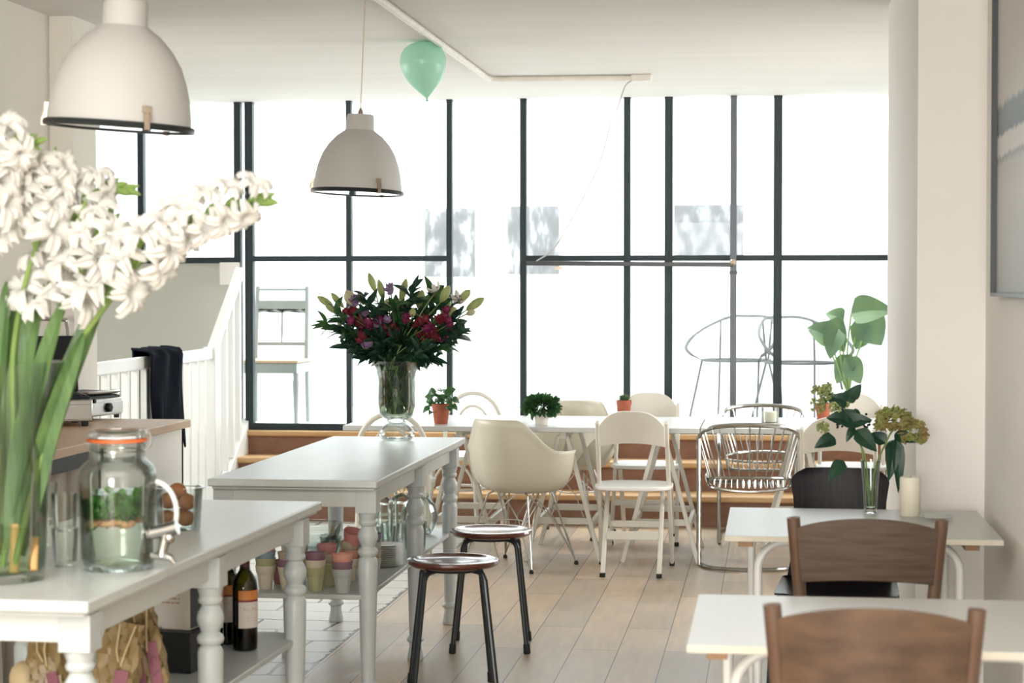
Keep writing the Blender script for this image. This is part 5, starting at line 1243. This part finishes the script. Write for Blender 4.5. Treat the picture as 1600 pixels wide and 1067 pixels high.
# ------------------------------------------------------------------ lower shelf of the front table
wb_ = None
def bottle(x, y, rz, label):
    t = thing('wine_bottle', label, 'bottle', (x, y, SH), rz, 'wine bottles on the lower shelf')
    MB().lathe([(0.0, 0.012), (0.030, 0.0), (0.0365, 0.004), (0.0375, 0.02), (0.0375, 0.188), (0.035, 0.208), (0.026, 0.226), (0.0165, 0.240), (0.0145, 0.255), (0.014, 0.30), (0.0155, 0.302), (0.0155, 0.31), (0.0, 0.31)], n=36).build('bottle_glass', 'bottle_green', t, smooth=50)
    MB().lathe([(0.0, 0.013), (0.033, 0.006), (0.0355, 0.02), (0.0355, 0.150), (0.0, 0.150)], n=28).build('wine', 'wine_dark', t)
    MB().lathe([(0.0151, 0.240), (0.0151, 0.30), (0.0162, 0.302), (0.0162, 0.3115), (0.0, 0.3118)], n=28, cap0=False).build('foil', 'foil', t)
    def lab(a0, a1, z0, z1, mm, nm_, par, rr=0.0380):
        m = MB(); m.grid(lambda u, v: (Vector((rr * math.cos(R(a0 + (a1 - a0) * u)), rr * math.sin(R(a0 + (a1 - a0) * u)), z0 + (z1 - z0) * v)), Vector((math.cos(R(a0 + (a1 - a0) * u)), math.sin(R(a0 + (a1 - a0) * u)), 0))), 16, 1, 0.0004); return m.build(nm_, mm, par)
    l = lab(-75, 55, 0.070, 0.150, 'label_white', 'front_label', t); lab(-75, 55, 0.150, 0.182, 'label_orange', 'orange_band', t); lab(-75, 55, 0.148, 0.154, 'petal_red', 'red_line', t, 0.0382)
    lab(150, 215, 0.085, 0.172, 'label_white', 'back_label', t)
    txt = MB()                                        # lettering of the label: A L A B
    GL = {'A': [((0, 0), (.5, 1)), ((.5, 1), (1, 0)), ((.2, .4), (.8, .4))], 'L': [((0, 1), (0, 0)), ((0, 0), (.8, 0))], 'B': [((0, 0), (0, 1)), ((0, 1), (.7, .8)), ((.7, .8), (0, .5)), ((0, .5), (.8, .25)), ((.8, .25), (0, 0))]}
    for i, ch in enumerate('ALAB'):
        for (u0, v0), (u1, v1) in GL[ch]:
            f = lambda u, v: Vector((0.0387 * math.cos(R(-52 + i * 19 + u * 13)), 0.0387 * math.sin(R(-52 + i * 19 + u * 13)), 0.122 + v * 0.009))
            txt.tube([f(u0, v0), f(u1, v1)], 0.0004, 4)
    for r_ in range(2):
        for i in range(6): txt.tube([Vector((0.0386 * math.cos(R(-35 + i * 9)), 0.0386 * math.sin(R(-35 + i * 9)), 0.10 - r_ * .008)), Vector((0.0386 * math.cos(R(-30 + i * 9)), 0.0386 * math.sin(R(-30 + i * 9)), 0.10 - r_ * .008))], 0.0003, 4)
    txt.build('lettering', 'ink_red', l)
    return t
p = W(383, 1015, z=0.41); b1 = bottle(p.x, p.y, R(-30), 'wine bottle standing alone, rightmost, with the green shoulder showing')
p = W(349, 1008, z=0.41); dup(b1, (p.x, p.y + 0.03, SH), R(-75), 'wine bottle close left of the thin post gap, label facing the camera')
p = W(330, 1016, z=0.41); dup(b1, (p.x, p.y + 0.0, SH), R(-60), 'wine bottle half hidden behind the middle turned leg')
p = W(305, 1016, z=0.41); dup(b1, (p.x, p.y + 0.06, SH), R(150), 'wine bottle left of the middle turned leg showing its pink back label')
def placed(px, py, z=0.41, y=None): c = W(px, py, z=z); return c
c = W(272, 1052, z=0.41)
t = thing('black_box', 'black cardboard box under the white carton on the lower shelf', 'box', (c.x, c.y, SH), R(-8))
MB().box(-0.16, 0.05, 0.0, 0.20, 0.0, 0.115).build('box', 'black_plastic', t, bevel=0.003)
m = MB(); m.box(-0.10, -0.055, -0.0015, 0, 0.118, 0.125); m.box(-0.105, -0.10, 0, 0.01, 0.115, 0.125); m.box(-0.055, -0.05, 0, 0.01, 0.115, 0.125); m.build('handle', 'black_plastic', t)
t = thing('white_carton', 'white carton printed with small red lines standing on the black box', 'carton', (c.x, c.y + 0.04, SH + 0.1155), R(-8))
MB().box(-0.15, 0.035, 0.0, 0.12, 0.0, 0.18).build('carton', 'carton_white', t, bevel=0.002)
MB().box(0.0352, 0.036, 0.005, 0.115, 0.004, 0.176).build('dark_side', 'ink_dark', t)
m = MB(); random.seed(2)
for r_ in range(6):
    x = -0.12
    while x < 0.0:
        w_ = rnd(.006, .016); m.box(x, min(x + w_, 0.005), -0.0006, 0, 0.135 - r_ * .012, 0.1385 - r_ * .012); x += w_ + .004
m.build('printed_lines', 'ink_red', t)
def bag(px, py, w_, d, h, rz, label, tags, lean=0.0, dy=0.0, top=0.0):
    c = W(px, py, z=0.41); t = thing('coffee_bag', label, 'bag', (c.x, c.y + dy, SH), rz, 'gold paper coffee bags on the lower shelf'); t.rotation_euler = (0, lean, rz)
    def f(u, v, s_):
        taper = 1 - 0.85 * max(0, (v - 0.72) / 0.28) ** 1.2; bul = 0.85 + 0.15 * math.sin(PI * min(1, v * 1.3))
        return u, taper, bul
    N = 12; vs = []; fs = []; rows = 14
    for j in range(rows + 1):
        v = j / rows; tp_ = 1 - 0.88 * max(0, (v - 0.62) / 0.30) if v < 0.92 else 0.115; bu = 0.9 + 0.12 * math.sin(PI * min(1, v * 1.3))
        for k in range(4 * N):
            e = k // N; q_ = k % N / N
            x, y = [(-1 + 2 * q_, -1), (1, -1 + 2 * q_), (1 - 2 * q_, 1), (-1, 1 - 2 * q_)][e]
            cr = 0.004 * math.sin(k * 1.9 + j * 1.1) + 0.003 * math.sin(k * .7 - j * 2.3)
            pin = 1 - 0.25 * (abs(x) > 0.99) * (1 - abs(y)) * v
            vs.append((x * w_ / 2 * bu * pin + cr, y * d / 2 * tp_ * bu + cr, h * v))
    for j in range(rows):
        for k in range(4 * N): k2 = (k + 1) % (4 * N); fs.append((j * 4 * N + k, j * 4 * N + k2, (j + 1) * 4 * N + k2, (j + 1) * 4 * N + k))
    fs.append(tuple(range(4 * N - 1, -1, -1))); fs.append(tuple(rows * 4 * N + k for k in range(4 * N)))
    m = MB(); m.add(vs, fs); m.build('paper_bag', 'kraft_gold', t, smooth=25)
    for (x, z0, z1, ww) in tags:
        lb = MB().box(x - ww / 2, x + ww / 2, -d / 2 * 1.05 - 0.006, -d / 2 * 1.05 - 0.004, z0, z1).build('purple_label', 'tag_purple', t)
        m = MB()
        yy = -d / 2 * 1.05 - 0.0065
        m.tube([Vector((x + 0.008 * math.cos(a / 10 * 2 * PI), yy, z1 - 0.05 + 0.012 * math.sin(a / 10 * 2 * PI))) for a in range(8)], 0.0007, 4); m.tube([(x - .008, yy, z1 - .09), (x + .01, yy, z1 - .075)], 0.0007, 4)
        m.build('handwriting', 'tag_ink', lb)
    m = MB(); m.tube([(w_ * .28, -0.012, h * .98), (w_ * .20, -d / 2 - .012, h * .72), (w_ * .14, -d / 2 - .008, h * .55)], 0.0022, 6); m.tube([(-w_ * .1, -0.012, h * .98), (-w_ * .02, -d / 2 - .012, h * .72), (w_ * .06, -d / 2 - .008, h * .6)], 0.0022, 6); m.build('paper_tie', 'kraft_cream', t)
bag(222, 1105, 0.10, 0.07, 0.25, R(12), 'gold coffee bag with two purple labels, nearest the black box', [(0.028, 0.03, 0.16, .028), (-0.012, 0.02, 0.145, .024)], R(-9), 0.08)
bag(160, 1120, 0.105, 0.07, 0.235, R(6), 'gold coffee bag in the middle of the row behind the near table leg', [(0.02, 0.0, 0.12, .034)], R(10), 0.06)
bag(84, 1125, 0.09, 0.07, 0.24, R(-8), 'gold coffee bag farthest left behind the near table leg', [(0.02, 0.02, 0.115, .03)], R(-14), 0.06)
for px, py, lab in ((42, 1075, 'cream rounded paper packet at far left under the front table'), (138, 1085, 'cream rounded paper packet just right of the near table leg')):
    c = W(px, py, z=0.45); t = MB(); t.lathe([(0.0, 0.0), (0.04, 0.0), (0.044, 0.02), (0.044, 0.075), (0.038, 0.095), (0.022, 0.108), (0.0, 0.112)], n=24, flute=5, amp=.03)
    o = t.build('paper_packet', 'kraft_cream'); o.location = (c.x, c.y - (0.0), SH); tag(o, lab, 'packet')
